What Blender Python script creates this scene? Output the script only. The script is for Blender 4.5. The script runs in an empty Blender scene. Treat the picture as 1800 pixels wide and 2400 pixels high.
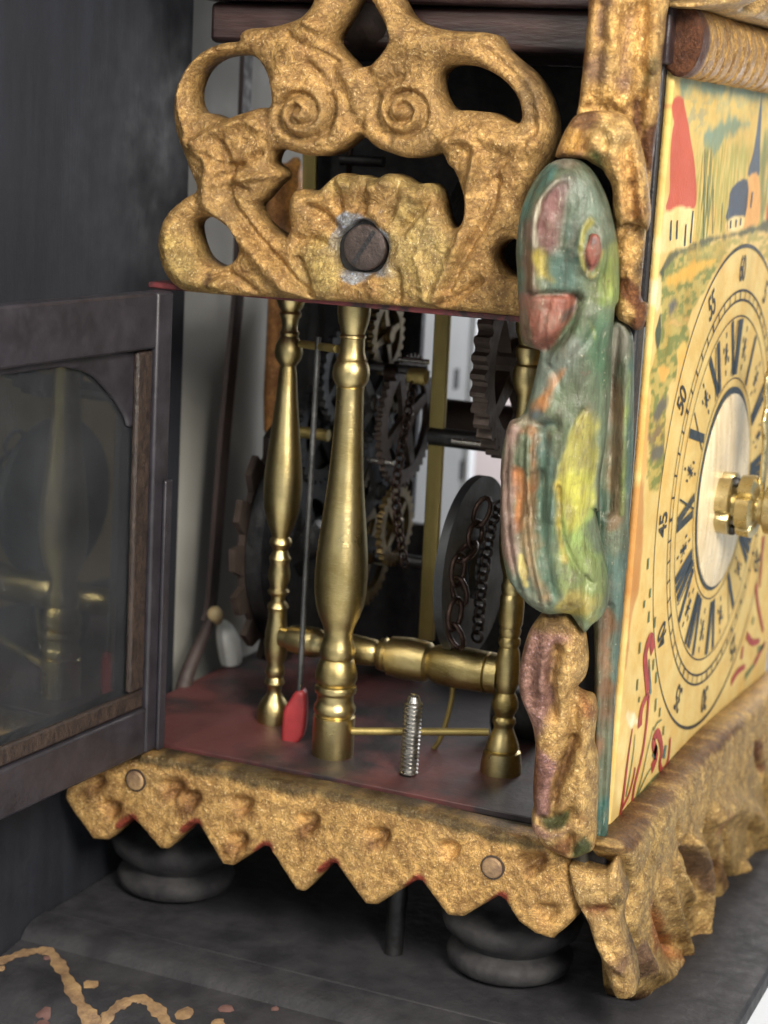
import bpy, bmesh, math, random
import numpy as np
from mathutils import Vector, Matrix
R = math.radians
S = bpy.context.scene
C = S.collection
random.seed(7)

# ------------------------------------------------------------------ camera
# one unit is ten centimetres; X runs along the clock's side, Y into its depth, Z up
YAW, PITCH, ROLL = 0.41063611, 0.1970934, 0.05311408
CAM = np.array([1.99063106, -3.45468577, 1.34023416])
FPX = 4400.0
def _basis():
    ca, sa, cb, sb = math.cos(YAW), math.sin(YAW), math.cos(PITCH), math.sin(PITCH)
    f = np.array([-sa*cb, ca*cb, -sb]); r = np.array([ca, sa, 0.0]); u = np.cross(r, f)
    cc, sc = math.cos(ROLL), math.sin(ROLL)
    return cc*r+sc*u, -sc*r+cc*u, f
CR, CU, CF = _basis()
cd = bpy.data.cameras.new('camera'); cam = bpy.data.objects.new('camera', cd); C.objects.link(cam)
m = Matrix.Identity(4)
for i in range(3):
    m[i][0], m[i][1], m[i][2], m[i][3] = CR[i], CU[i], -CF[i], CAM[i]
cam.matrix_world = m
cd.sensor_fit = 'VERTICAL'; cd.sensor_height = 36; cd.lens = FPX/2400*36
cd.clip_start = 0.05; cd.clip_end = 200
cd.dof.use_dof = True; cd.dof.focus_distance = 3.68; cd.dof.aperture_fstop = 2.2
S.camera = cam

# ------------------------------------------------------------------ light
w = bpy.data.worlds.new('World'); S.world = w; w.use_nodes = True
w.node_tree.nodes['Background'].inputs[0].default_value = (0.80, 0.90, 1.0, 1)
w.node_tree.nodes['Background'].inputs[1].default_value = 0.42
def area(name, loc, target, sx, sy, power, col):
    l = bpy.data.lights.new(name, 'AREA'); l.shape = 'RECTANGLE'; l.size = sx; l.size_y = sy
    l.energy = power; l.color = col
    o = bpy.data.objects.new(name, l); C.objects.link(o); o.location = loc
    o.rotation_euler = (Vector(target)-Vector(loc)).to_track_quat('-Z', 'Y').to_euler()
    return o
area('room_light', (3.9, -3.6, 3.6), (0.8, 0.2, 0.5), 1.5, 2.2, 500, (1.0, 0.93, 0.82))
area('ceiling_light', (-0.9, -4.8, 4.2), (0.5, 0.1, 0.4), 1.8, 2.6, 720, (1.0, 0.95, 0.86))
area('window_light', (0.75, 3.4, 1.6), (-0.3, 1.9, 0.4), 1.0, 1.6, 42, (1.0, 0.98, 0.98))
S.view_settings.view_transform = 'Standard'; S.view_settings.look = 'None'
S.view_settings.exposure = 0.24; S.view_settings.gamma = 1.0
S.render.engine = 'CYCLES'
S.cycles.max_bounces = 8; S.cycles.transparent_max_bounces = 8
S.cycles.use_denoising = True

# ------------------------------------------------------------------ tracing helpers
def ray(px, py):
    return CF + CR*((px-900)/FPX) - CU*((py-1200)/FPX)
def at(px, py, ax, v):
    """point of the place seen at a photo pixel on the plane axis=v"""
    d = ray(px, py); t = (v-CAM[ax])/d[ax]
    return CAM+t*d
class Plane:
    def __init__(s, P0, u, v):
        s.P0 = np.array(P0, float); s.u = np.array(u, float); s.u /= np.linalg.norm(s.u)
        s.v = np.array(v, float); s.v /= np.linalg.norm(s.v); s.n = np.cross(s.u, s.v)
        if s.n @ (CAM-s.P0) < 0: s.n = -s.n
    def px(s, pts):
        out = []
        for x, y in pts:
            d = ray(x, y); t = ((s.P0-CAM) @ s.n)/(d @ s.n); P = CAM+t*d-s.P0
            out.append((P @ s.u, P @ s.v))
        return np.array(out)
def zz(k, o, pts): return [(o[0]+k*x, o[1]+k*y) for x, y in pts]
def spline(p, n=4, closed=True):
    p = np.asarray(p, float); N = len(p); out = []
    rng = range(N) if closed else range(N-1)
    for i in rng:
        a, b, c, d = (p[(i-1) % N], p[i], p[(i+1) % N], p[(i+2) % N]) if closed else (p[max(i-1, 0)], p[i], p[i+1], p[min(i+2, N-1)])
        for k in range(n):
            t = k/n
            out.append(0.5*((2*b)+(c-a)*t+(2*a-5*b+4*c-d)*t*t+(3*b-a-3*c+d)*t**3))
    if not closed: out.append(p[-1])
    return np.array(out)
def seg_dist(P, poly, closed=True):
    """distance to polyline"""
    best = np.full(len(P), 1e9)
    M = len(poly)
    for i in range(M if closed else M-1):
        a = poly[i]; b = poly[(i+1) % M]; ab = b-a; L = ab @ ab
        if L < 1e-14: continue
        t = np.clip(((P-a) @ ab)/L, 0, 1)
        q = P-a-t[:, None]*ab
        np.minimum(best, (q*q).sum(1), out=best)
    return np.sqrt(best)
def inside(P, poly):
    r = np.zeros(len(P), bool); M = len(poly)
    x, y = P[:, 0], P[:, 1]
    for i in range(M):
        a = poly[i]; b = poly[(i+1) % M]
        if a[1] == b[1]: continue
        c = (a[1] > y) != (b[1] > y)
        r ^= c & (x < (b[0]-a[0])*(y-a[1])/(b[1]-a[1])+a[0])
    return r
def sdf(P, poly):      # negative inside
    d = seg_dist(P, poly)
    return np.where(inside(P, poly), -d, d)
_rs = np.random.RandomState(3); _tab = _rs.rand(256, 256)
def vnoise(x, y):
    xi = np.floor(x).astype(int); yi = np.floor(y).astype(int); fx = x-xi; fy = y-yi
    fx = fx*fx*(3-2*fx); fy = fy*fy*(3-2*fy)
    g = lambda a, b: _tab[a % 256, b % 256]
    return (g(xi, yi)*(1-fx)+g(xi+1, yi)*fx)*(1-fy)+(g(xi, yi+1)*(1-fx)+g(xi+1, yi+1)*fx)*fy
def fbm(P, s, o=3, ox=0.0, sy=None):
    r = 0; a = 1; t = 0; sy = sy or s
    for k in range(o):
        ca, sa = math.cos(.6+1.1*k), math.sin(.6+1.1*k)
        if sy != s: ca, sa = 1.0, 0.0
        r = r+a*vnoise((P[:, 0]*s*ca-P[:, 1]*sy*sa)*2**k+ox+17*k, (P[:, 0]*s*sa+P[:, 1]*sy*ca)*2**k+ox*1.7+31*k); t += a; a *= 0.5
    return r/t
def sstep(a, b, x):
    t = np.clip((x-a)/(b-a), 0, 1); return t*t*(3-2*t)

# ------------------------------------------------------------------ object helpers
def link(o, parent=None):
    C.objects.link(o)
    if parent is not None: o.parent = parent
    return o
def empty(name, loc, label, cat, group=None):
    o = bpy.data.objects.new(name, None); C.objects.link(o); o.location = loc
    o['label'] = label; o['category'] = cat
    if group: o['group'] = group
    return o
def tag(o, label=None, cat=None, kind=None, group=None):
    if label: o['label'] = label
    if cat: o['category'] = cat
    if kind: o['kind'] = kind
    if group: o['group'] = group
    return o
ORIGIN = {}
def mesh_obj(name, verts, faces, mat, parent=None, smooth=True, col=None, mats=None, fmat=None):
    me = bpy.data.meshes.new(name)
    off = np.zeros(3)
    if parent is not None:
        p = parent
        while p is not None:
            off = off+np.array(p.location); p = p.parent
    v = np.asarray(verts, float)-off
    me.from_pydata(v.tolist(), [], faces if isinstance(faces, list) else faces.tolist())
    me.update()
    if smooth: me.polygons.foreach_set('use_smooth', [True]*len(me.polygons))
    if col is not None:
        at_ = me.color_attributes.new('Col', 'FLOAT_COLOR', 'POINT')
        c4 = np.ones((len(v), 4), np.float32); c4[:, :3] = col
        at_.data.foreach_set('color', c4.ravel())
    for mm in (mats or [mat]): me.materials.append(mm)
    if fmat is not None: me.polygons.foreach_set('material_index', fmat)
    return link(bpy.data.objects.new(name, me), parent)
class MB:
    def __init__(s): s.v = []; s.f = []
    def add(s, v, f):
        k = len(s.v); s.v += [tuple(map(float, q)) for q in v]; s.f += [[i+k for i in q] for q in f]; return s
    def box(s, lo, hi):
        x0, y0, z0 = lo; x1, y1, z1 = hi
        return s.add([(x0,y0,z0),(x1,y0,z0),(x1,y1,z0),(x0,y1,z0),(x0,y0,z1),(x1,y0,z1),(x1,y1,z1),(x0,y1,z1)],
              [(0,3,2,1),(4,5,6,7),(0,1,5,4),(1,2,6,5),(2,3,7,6),(3,0,4,7)])
    def tube(s, pts, rad, n=10, cap=True):
        pts = [np.array(p, float) for p in pts]; V = []; F = []
        rr = rad if hasattr(rad, '__len__') else [rad]*len(pts)
        prev = None
        for i, p in enumerate(pts):
            t = pts[min(i+1, len(pts)-1)]-pts[max(i-1, 0)]; t = t/np.linalg.norm(t)
            if prev is None:
                a = np.cross(t, [0, 0, 1.0])
                if np.linalg.norm(a) < .1: a = np.cross(t, [0, 1.0, 0])
            else: a = prev-t*(prev @ t)
            a = a/np.linalg.norm(a); prev = a; b = np.cross(t, a)
            for k in range(n):
                g = 2*math.pi*k/n
                V.append(p+rr[i]*(a*math.cos(g)+b*math.sin(g)))
        for i in range(len(pts)-1):
            for k in range(n):
                F.append((i*n+k, i*n+(k+1) % n, (i+1)*n+(k+1) % n, (i+1)*n+k))
        if cap:
            F.append(tuple(range(n))[::-1]); F.append(tuple((len(pts)-1)*n+k for k in range(n)))
        return s.add(V, F)
    def lathe(s, base, axis, prof, n=40):
        """prof: list of (height, radius) along axis"""
        base = np.array(base, float); ax = np.array(axis, float); ax /= np.linalg.norm(ax)
        a = np.cross(ax, [0, 0, 1.0])
        if np.linalg.norm(a) < .1: a = np.array([1.0, 0, 0])
        a /= np.linalg.norm(a); b = np.cross(ax, a); V = []; F = []
        for h, r in prof:
            for k in range(n):
                g = 2*math.pi*k/n; V.append(base+ax*h+r*(a*math.cos(g)+b*math.sin(g)))
        for i in range(len(prof)-1):
            for k in range(n): F.append((i*n+k, i*n+(k+1) % n, (i+1)*n+(k+1) % n, (i+1)*n+k))
        F.append(tuple(range(n))[::-1]); F.append(tuple((len(prof)-1)*n+k for k in range(n)))
        return s.add(V, F)
    def strip(s, pts, wd, nrm, closed=False):
        """flat ribbon along pts (3d), width wd (or list), lying in the plane with normal nrm"""
        pts = [np.array(p, float) for p in pts]; N = len(pts); V = []; F = []
        ws = wd if hasattr(wd, '__len__') else [wd]*N
        for i, p in enumerate(pts):
            t = pts[(i+1) % N]-pts[(i-1) % N] if closed else pts[min(i+1, N-1)]-pts[max(i-1, 0)]
            t = t/np.linalg.norm(t); a = np.cross(nrm, t)
            V += [p+a*ws[i]/2, p-a*ws[i]/2]
        for i in range(N if closed else N-1):
            j = (i+1) % N; F.append((2*i, 2*i+1, 2*j+1, 2*j))
        return s.add(V, F)
    def build(s, name, mat, parent=None, smooth=False, bevel=0, sharp=None, seg=2):
        o = mesh_obj(name, s.v, s.f, mat, parent, smooth)
        if bevel:
            b = o.modifiers.new('bevel', 'BEVEL'); b.width = bevel; b.segments = seg; b.limit_method = 'ANGLE'; b.angle_limit = R(40)
            o.data.polygons.foreach_set('use_smooth', [True]*len(o.data.polygons))
            o.data.set_sharp_from_angle(angle=R(50))
        elif smooth and sharp: o.data.set_sharp_from_angle(angle=R(sharp))
        return o
def relief(name, mat, parent, outer, plane, step, front, rnd, wall, holes=(), ridges=(), noise=(), base=(1, 1, 1),
           paint=(), back=0.0, backrnd=None, extra=None, colvar=0.0, edge=None, raw=False, sm=3, grain=0.0, soften=1.0):
    """a carved plate: outline and holes traced on its own plane, rounded edges, carved relief, real thickness"""
    g = lambda p: (np.asarray(p, float) if raw else plane.px(p))
    out = g(outer); hs = [g(h) for h in holes]
    if sm > 1: out = spline(out, sm); hs = [spline(h, sm) for h in hs]
    lo = out.min(0)-2*step; hi = out.max(0)+2*step
    nx = int((hi[0]-lo[0])/step)+2; ny = int((hi[1]-lo[1])/step)+2
    X, Y = np.meshgrid(lo[0]+step*np.arange(nx), lo[1]+step*np.arange(ny), indexing='ij')
    P = np.stack([X.ravel(), Y.ravel()], 1)
    def full(P):
        d = sdf(P, out)
        for h in hs: d = np.maximum(d, -sdf(P, h))
        return d
    d = full(P)
    D = d.reshape(nx, ny); gx, gy = np.gradient(D, step); G = np.stack([gx.ravel(), gy.ravel()], 1)
    G /= np.maximum(np.linalg.norm(G, axis=1), 1e-6)[:, None]
    keep = d < 0.75*step
    k2 = keep.reshape(nx, ny); cell = k2[:-1, :-1] & k2[1:, :-1] & k2[1:, 1:] & k2[:-1, 1:]
    near = np.abs(d) < 0.76*step
    touch = np.zeros((nx, ny), bool)      # boundary verts of the kept cells are pulled onto the outline
    cnt = np.zeros((nx, ny), int)
    for a, b in ((0, 0), (1, 0), (1, 1), (0, 1)): cnt[a:nx-1+a, b:ny-1+b] += cell
    bnd = ((cnt > 0) & (cnt < 4)).ravel()
    mv = bnd & near
    P2 = P.copy(); P2[mv] -= G[mv]*d[mv][:, None]
    used = (cnt > 0).ravel(); idx = -np.ones(nx*ny, int); idx[used] = np.arange(used.sum())
    ii, jj = np.nonzero(cell); q = lambda a, b: idx[(ii+a)*ny+(jj+b)]
    quads = np.stack([q(0, 0), q(1, 0), q(1, 1), q(0, 1)], 1)
    P = P2[used]; dd = np.maximum(-d[used], 0); dd[bnd[used]] = 0
    f = np.sqrt(np.clip(1-(1-np.clip(dd/rnd, 0, 1))**2, 0, 1))
    h = front*f
    fade = sstep(0, 0.6*rnd if edge is None else edge, dd)
    for pts, wd, ht in ridges:
        pl = spline(g(pts), 4, False) if len(pts) > 2 else g(pts)
        ds = seg_dist(P, pl, False)
        h = h+fade*ht*np.exp(-(ds/wd)**2)
    if extra is not None: h = h+fade*extra(P)
    for sc_, am in noise: h = h+am*(fbm(P, sc_, 3, sc_)-0.5)*(0.35+0.65*fade)
    if grain:      # wrinkled, crackled surface of thick bronze paint
        wq = P+.02*np.stack([fbm(P, 22, 2, 1)-.5, fbm(P, 22, 2, 9)-.5], 1)
        rg = 1-np.abs(2*fbm(wq, 34, 2, 4)-1)
        rg2 = 1-np.abs(2*fbm(wq, 75, 2, 7)-1)
        h = h-grain*(sstep(.80, 1.0, rg)+.6*sstep(.8, 1.0, rg2))*(0.3+0.7*fade)*sstep(.3, .6, fbm(P, 8, 2, 6))
    n = len(P)
    W0 = plane.P0+P[:, :1]*plane.u+P[:, 1:]*plane.v
    Vf = W0+h[:, None]*plane.n
    br = backrnd or rnd
    fb = np.sqrt(np.clip(1-(1-np.clip(dd/br, 0, 1))**2, 0, 1))
    Vb = W0-(wall+back*fb)[:, None]*plane.n
    # walls
    e = np.concatenate([quads[:, [0, 1]], quads[:, [1, 2]], quads[:, [2, 3]], quads[:, [3, 0]]])
    key = np.sort(e, 1); kk = key[:, 0]*n+key[:, 1]
    u_, inv, c_ = np.unique(kk, return_inverse=True, return_counts=True)
    be = e[c_[inv] == 1]
    F = quads.tolist()+[[a+n for a in r[::-1]] for r in quads.tolist()]+[[a, a+n, b+n, b] for a, b in be.tolist()]
    # paint
    col = np.ones((n, 3))*np.array(base); gl_ = mat.name in ('gilt_bronze_paint', 'worn_gilding')
    for item in paint:
        poly, c, soft, wob = item[:4]; c = tuple(q_*.65+.35*sum(c)/3 for q_ in c) if gl_ and max(c) < 1.05 else c; soft = soft*(soften if soft > .0061 else 1.0); wob = wob*(1+.6*(soften-1))
        pl = g(poly); l2 = pl.min(0)-3*soft-wob; h2 = pl.max(0)+3*soft+wob
        sel = np.nonzero(((P > l2) & (P < h2)).all(1))[0]
        if not len(sel): continue
        Q = P[sel]; ds = sdf(Q, spline(pl, 3))
        ds = ds+wob*2*(fbm(Q, 26, 3, len(poly)+c[0]*91)-0.5)
        mk = 1-sstep(-soft, soft, ds)
        if len(item) > 4: mk = mk*item[4](Q)
        col[sel] = col[sel]*(1-mk[:, None])+np.array(c)*mk[:, None]
    if colvar: col = col*(1+colvar*2*(fbm(P, 14, 4, 5)-0.5))[:, None]
    col = np.concatenate([col, col])
    o = mesh_obj(name, np.concatenate([Vf, Vb]), F, mat, parent, True, np.clip(col, 0, 3))
    # outward winding
    if np.cross(plane.u, plane.v) @ plane.n < 0: o.data.flip_normals()
    return o

# ------------------------------------------------------------------ materials
def purple(k): return (.50*k, .42*k, .70*k)
def newmat(name):
    mt = bpy.data.materials.new(name); mt.use_nodes = True
    nt = mt.node_tree; return mt, nt, nt.nodes['Principled BSDF']
def N(nt, t, **kw):
    n = nt.nodes.new(t)
    for k, v in kw.items(): setattr(n, k, v)
    return n
def noise_n(nt, scale, detail=4, rough=.6, stretch=None):
    tc = N(nt, 'ShaderNodeTexCoord'); nn = N(nt, 'ShaderNodeTexNoise')
    nn.inputs['Scale'].default_value = scale; nn.inputs['Detail'].default_value = detail; nn.inputs['Roughness'].default_value = rough
    if stretch:
        mp = N(nt, 'ShaderNodeMapping'); mp.inputs['Scale'].default_value = stretch
        nt.links.new(tc.outputs['Object'], mp.inputs['Vector']); nt.links.new(mp.outputs[0], nn.inputs['Vector'])
    else: nt.links.new(tc.outputs['Object'], nn.inputs['Vector'])
    return nn.outputs['Fac']
def ramp(nt, fac, stops):
    r = N(nt, 'ShaderNodeValToRGB'); el = r.color_ramp.elements
    while len(el) < len(stops): el.new(0.5)
    for e, (p, c) in zip(el, stops):
        e.position = p; e.color = (c, c, c, 1) if not hasattr(c, '__len__') else (*c, 1)
    nt.links.new(fac, r.inputs['Fac']); return r.outputs['Color']
def mix(nt, a, b, fac, mode='MIX'):
    n = N(nt, 'ShaderNodeMix', data_type='RGBA', blend_type=mode)
    for s, v in ((6, a), (7, b), (0, fac)):
        if hasattr(v, 'links') or isinstance(v, bpy.types.NodeSocket): nt.links.new(v, n.inputs[s])
        elif s == 0: n.inputs[s].default_value = v
        else: n.inputs[s].default_value = (*v, 1)
    return n.outputs[2]
def bump(nt, b, fac, strength, dist, prev=None):
    n = N(nt, 'ShaderNodeBump'); n.inputs['Strength'].default_value = strength; n.inputs['Distance'].default_value = dist
    nt.links.new(fac, n.inputs['Height'])
    if prev is not None: nt.links.new(prev, n.inputs['Normal'])
    nt.links.new(n.outputs[0], b.inputs['Normal']); return n.outputs[0]
def attr(nt): 
    a = N(nt, 'ShaderNodeVertexColor'); a.layer_name = 'Col'; return a.outputs['Color']
def simple(name, col, rough=.5, metal=0.0, var=.25, scale=8, bmp=0.0, bscale=60, stretch=None, col2=None, lo=.35, hi=.65, coat=0, spec=.5):
    mt, nt, b = newmat(name)
    f = noise_n(nt, scale, 5, .6, stretch)
    c2 = col2 or tuple(x*(1-var) for x in col)
    nt.links.new(mix(nt, c2, col, ramp(nt, f, [(lo, 0.0), (hi, 1.0)])), b.inputs['Base Color'])
    b.inputs['Metallic'].default_value = metal; b.inputs['Specular IOR Level'].default_value = spec
    f2 = noise_n(nt, scale*2.7, 4)
    nt.links.new(ramp(nt, f2, [(.3, max(rough-.1, .05)), (.7, min(rough+.12, 1))]), b.inputs['Roughness'])
    if bmp: bump(nt, b, noise_n(nt, bscale, 5, .65, stretch), bmp, .01)
    b.inputs['Coat Weight'].default_value = coat
    return mt
# bronze-gilt paint over carved wood; the traced paint colour multiplies it
def gilt(name, metal=.55, rough=.42, amt=1.0, wear=(.11, .060, .038)):
    mt, nt, b = newmat(name)
    a = attr(nt)
    f1 = noise_n(nt, 9, 6, .65); f2 = noise_n(nt, 36, 6, .72); f3 = noise_n(nt, 170, 4, .65)
    c = mix(nt, (.25, .137, .045), (.585, .378, .137), ramp(nt, f2, [(.38, 0.0), (.60, 1.0)]))
    c = mix(nt, (.34, .225, .085), c, ramp(nt, f1, [(.34, .35), (.5, 1.0)]))          # dirtier areas
    c = mix(nt, c, wear, ramp(nt, noise_n(nt, 17, 8, .72), [(.62, 0.0), (.72, .55*amt)]))   # gilding worn through
    c = mix(nt, c, (.84, .64, .33), ramp(nt, f3, [(.57, 0.0), (.67, .85)]))            # bright flecks
    c = mix(nt, c, (.12, .065, .03), ramp(nt, noise_n(nt, 80, 6, .75), [(.55, 0.0), (.68, .6)]))   # dark specks
    tcw = N(nt, 'ShaderNodeTexCoord'); wn = N(nt, 'ShaderNodeTexNoise'); wn.inputs['Scale'].default_value = 32; wn.inputs['Detail'].default_value = 7
    wn.inputs['Roughness'].default_value = .62; wn.inputs['Distortion'].default_value = 2.2; nt.links.new(tcw.outputs['Object'], wn.inputs['Vector'])
    vein = ramp(nt, wn.outputs['Fac'], [(.455, 0.0), (.495, 1.0), (.535, 0.0)])
    vm = N(nt, 'ShaderNodeMath', operation='MULTIPLY'); nt.links.new(vein, vm.inputs[0]); vm.inputs[1].default_value = .78
    c = mix(nt, c, (.15, .075, .03), vm.outputs[0])                                 # dark crackle lines
    c = mix(nt, c, a, 1.0, 'MULTIPLY')
    nt.links.new(c, b.inputs['Base Color'])
    nt.links.new(ramp(nt, f1, [(.35, metal*.5), (.6, metal)]), b.inputs['Metallic'])
    nt.links.new(ramp(nt, f2, [(.3, rough-.1), (.7, rough+.2)]), b.inputs['Roughness'])
    p = bump(nt, b, wn.outputs['Fac'], .40, .012)
    p = bump(nt, b, noise_n(nt, 105, 8, .8), .5, .007, p)
    bump(nt, b, f3, .7, .004, p)
    return mt
def oilpaint(name, rough=.45, stretch=(1, 1, .16)):
    mt, nt, b = newmat(name)
    a = attr(nt)
    s1 = noise_n(nt, 34, 6, .7, stretch)
    hs_ = N(nt, 'ShaderNodeHueSaturation'); hs_.inputs['Saturation'].default_value = 1.02; hs_.inputs['Value'].default_value = .80
    nt.links.new(a, hs_.inputs['Color']); a = hs_.outputs['Color']
    dk = mix(nt, a, (.42, .36, .30), 1.0, 'MULTIPLY')
    c = mix(nt, dk, a, ramp(nt, s1, [(.36, .0), (.58, 1.0)]))
    c = mix(nt, c, (.17, .15, .11), ramp(nt, noise_n(nt, 14, 7, .75), [(.52, 0.0), (.70, .5)]))
    c = mix(nt, c, (.055, .05, .035), ramp(nt, noise_n(nt, 75, 6, .8, (1, 1, .3)), [(.57, 0.0), (.66, .6)]))
    c = mix(nt, c, (.44, .40, .28), ramp(nt, noise_n(nt, 120, 4, .7), [(.64, 0.0), (.72, .6)]))
    c = mix(nt, c, (.62, .58, .42), ramp(nt, noise_n(nt, 60, 5, .75, stretch), [(.62, 0.0), (.74, .5)]))
    c = mix(nt, c, (.10, .06, .045), ramp(nt, noise_n(nt, 22, 7, .75), [(.63, 0.0), (.70, .7)]))
    nt.links.new(c, b.inputs['Base Color'])
    nt.links.new(ramp(nt, noise_n(nt, 30, 4), [(.3, rough-.12), (.7, rough+.15)]), b.inputs['Roughness'])
    p = bump(nt, b, noise_n(nt, 46, 6, .7, stretch), .5, .010)
    bump(nt, b, noise_n(nt, 140, 3), .35, .004, p)
    return mt
M = {}
M['gilt'] = gilt('gilt_bronze_paint', .52, .42)
M['gilt_worn'] = gilt('worn_gilding', .5, .45, 1.3, (.09, .045, .035))
M['bird'] = oilpaint('bird_oil_paint')
mt, nt, b = newmat('dial_paint'); M['dial'] = mt
a = attr(nt); f1 = noise_n(nt, 12, 6, .65); f2 = noise_n(nt, 120, 4, .6)
c = mix(nt, a, (.93, .80, .62), 1.0, 'MULTIPLY'); c = mix(nt, c, a, ramp(nt, f1, [(.35, 0.0), (.6, 1.0)]))
c = mix(nt, c, (.32, .19, .07), ramp(nt, noise_n(nt, 55, 6, .7), [(.68, 0.0), (.8, .6)]))
nt.links.new(c, b.inputs['Base Color']); b.inputs['Roughness'].default_value = .55; b.inputs['Specular IOR Level'].default_value = .18
bump(nt, b, f2, .3, .004)
# turned brass
mt, nt, b = newmat('turned_brass'); M['brass'] = mt
f1 = noise_n(nt, 7, 6, .6); f2 = noise_n(nt, 60, 4, .6, (1, 1, 8))
c = mix(nt, (.25, .19, .070), (.54, .435, .21), ramp(nt, f1, [(.34, 0.0), (.60, 1.0)]))
c = mix(nt, c, (.62, .52, .30), ramp(nt, noise_n(nt, 90, 3, .6, (1, 1, 6)), [(.55, 0.0), (.7, .5)]))
c = mix(nt, c, (.10, .07, .03), ramp(nt, noise_n(nt, 40, 7, .75), [(.64, 0.0), (.74, .8)]))
nt.links.new(c, b.inputs['Base Color']); b.inputs['Metallic'].default_value = 1
nt.links.new(ramp(nt, f1, [(.3, .40), (.7, .26)]), b.inputs['Roughness'])
bump(nt, b, f2, .22, .004)
M['brass_dull'] = simple('dull_brass_strap', (.42, .33, .12), .5, .75, .3, 14, .15, 90, (1, 1, .2))
M['brass_pale'] = simple('pale_brass', (.60, .50, .27), .32, .95, .3, 20, .1, 120)
M['iron'] = simple('dark_iron', (.065, .065, .068), .42, .8, .45, 16, .25, 70)
M['iron_grey'] = simple('grey_iron', (.13, .13, .13), .40, .75, .5, 14, .25, 70)
M['iron_brown'] = simple('brown_iron', (.085, .062, .052), .55, .55, .4, 12, .25, 70)
M['disc'] = simple('blackened_disc', (.040, .043, .047), .42, .5, .35, 5, .1, 80)
M['steel'] = simple('steel', (.45, .44, .42), .32, 1, .4, 30, .1, 100)
M['chain'] = simple('chain_copper', (.05, .03, .024), .45, .8, .5, 30)
M['brass_dark'] = simple('dark_brass_wheel', (.20, .145, .065), .40, .9, .5, 18, .15, 80)
M['chain_dark'] = simple('chain_dark', (.06, .05, .048), .4, .85, .5, 30)
M['redblack'] = simple('red_and_black_floor_paint', (.085, .027, .026), .5, 0, .3, 3.2, .15, 60, col2=(.020, .015, .017), lo=.45, hi=.58)
M['shelfred'] = simple('dark_red_paint', (.16, .032, .036), .5, 0, .3, 22, .3, 60, col2=(.025, .014, .016), lo=.42, hi=.56)
M['red'] = simple('red_paint', (.30, .03, .035), .4, 0, .3, 16, .1, 60)
M['blackwood'] = simple('black_stained_wood', (.020, .022, .029), .65, 0, .4, 5, .12, 40, (5, 5, .5), col2=(.015, .016, .021), spec=.3)
M['seat'] = simple('seat_wood', (.036, .035, .039), .6, 0, .4, 9, .3, 50, None, col2=(.016, .016, .019), spec=.35)
M['doorwood'] = simple('door_wood', (.030, .027, .034), .40, 0, .35, 16, .08, 60, None, col2=(.017, .015, .019))
M['bead'] = simple('worn_bead', (.048, .032, .025), .4, 0, .4, 34, .5, 60, (2, 2, 1), col2=(.020, .014, .013))
M['footwood'] = simple('foot_wood', (.055, .053, .054), .75, 0, .4, 14, .25, 60, col2=(.022, .021, .024), spec=.3)
M['hood'] = simple('hood_wood', (.050, .026, .024), .42, 0, .5, 6, .25, 30, (.5, 3, 3), col2=(.012, .008, .009))
M['black'] = simple('black_paint', (.014, .013, .015), .5, 0, .3, 20, .4, 60, col2=(.05, .03, .025), lo=.28, hi=.36)
M['ledge'] = simple('ledge_wood', (.085, .072, .05), .6, 0, .4, 10, .5, 60, (.5, 4, 4), col2=(.035, .032, .024))
M['ink'] = simple('blue_black_ink', (.035, .05, .062), .45, 0, .3, 30, spec=.3)
M['thin_ink'] = simple('brown_ink', (.05, .045, .035), .5, 0, .3, 30, spec=.3)
M['redink'] = simple('red_flourish_paint', (.42, .055, .04), .45, 0, .4, 40, spec=.3)
M['greenink'] = simple('green_flourish_paint', (.17, .20, .075), .45, 0, .4, 40, spec=.3)
M['tealink'] = simple('teal_flourish_paint', (.12, .19, .17), .45, 0, .4, 40, spec=.3)
M['pearl'] = simple('pearl_disc', (.88, .74, .50), .30, .0, .25, 6, .1, 40, (1, 6, 1), col2=(.60, .46, .26))
M['screw'] = simple('brown_screw', (.095, .072, .066), .42, .6, .4, 40, .35, 80)
M['cord'] = simple('brown_rod', (.040, .026, .024), .6, 0, .3, 14)
M['white'] = simple('white_gloss', (.90, .92, .88), .2, 0, .1, 10)
M['wall'] = simple('wall_paint', (.36, .355, .325), .8, 0, .06, 3, .05, 60)
M['pinkwall'] = simple('pink_white_panel', (.56, .48, .47), .7, 0, .06, 3)
M['railmetal'] = simple('white_rail', (.34, .345, .345), .45, 0, .08, 6)
M['floor'] = simple('white_floor', (.88, .90, .92), .6, 0, .03, 3)
M['goldpaint'] = simple('gold_scroll_paint', (.40, .26, .13), .5, .3, .5, 22, .4, 80, col2=(.20, .125, .075), lo=.35, hi=.62)
M['pinkpaint'] = simple('faded_red_dots', (.16, .085, .075), .6, 0, .4, 40)
M['tan'] = simple('tan_tip', (.55, .42, .22), .5, 0, .3, 20)
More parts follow.
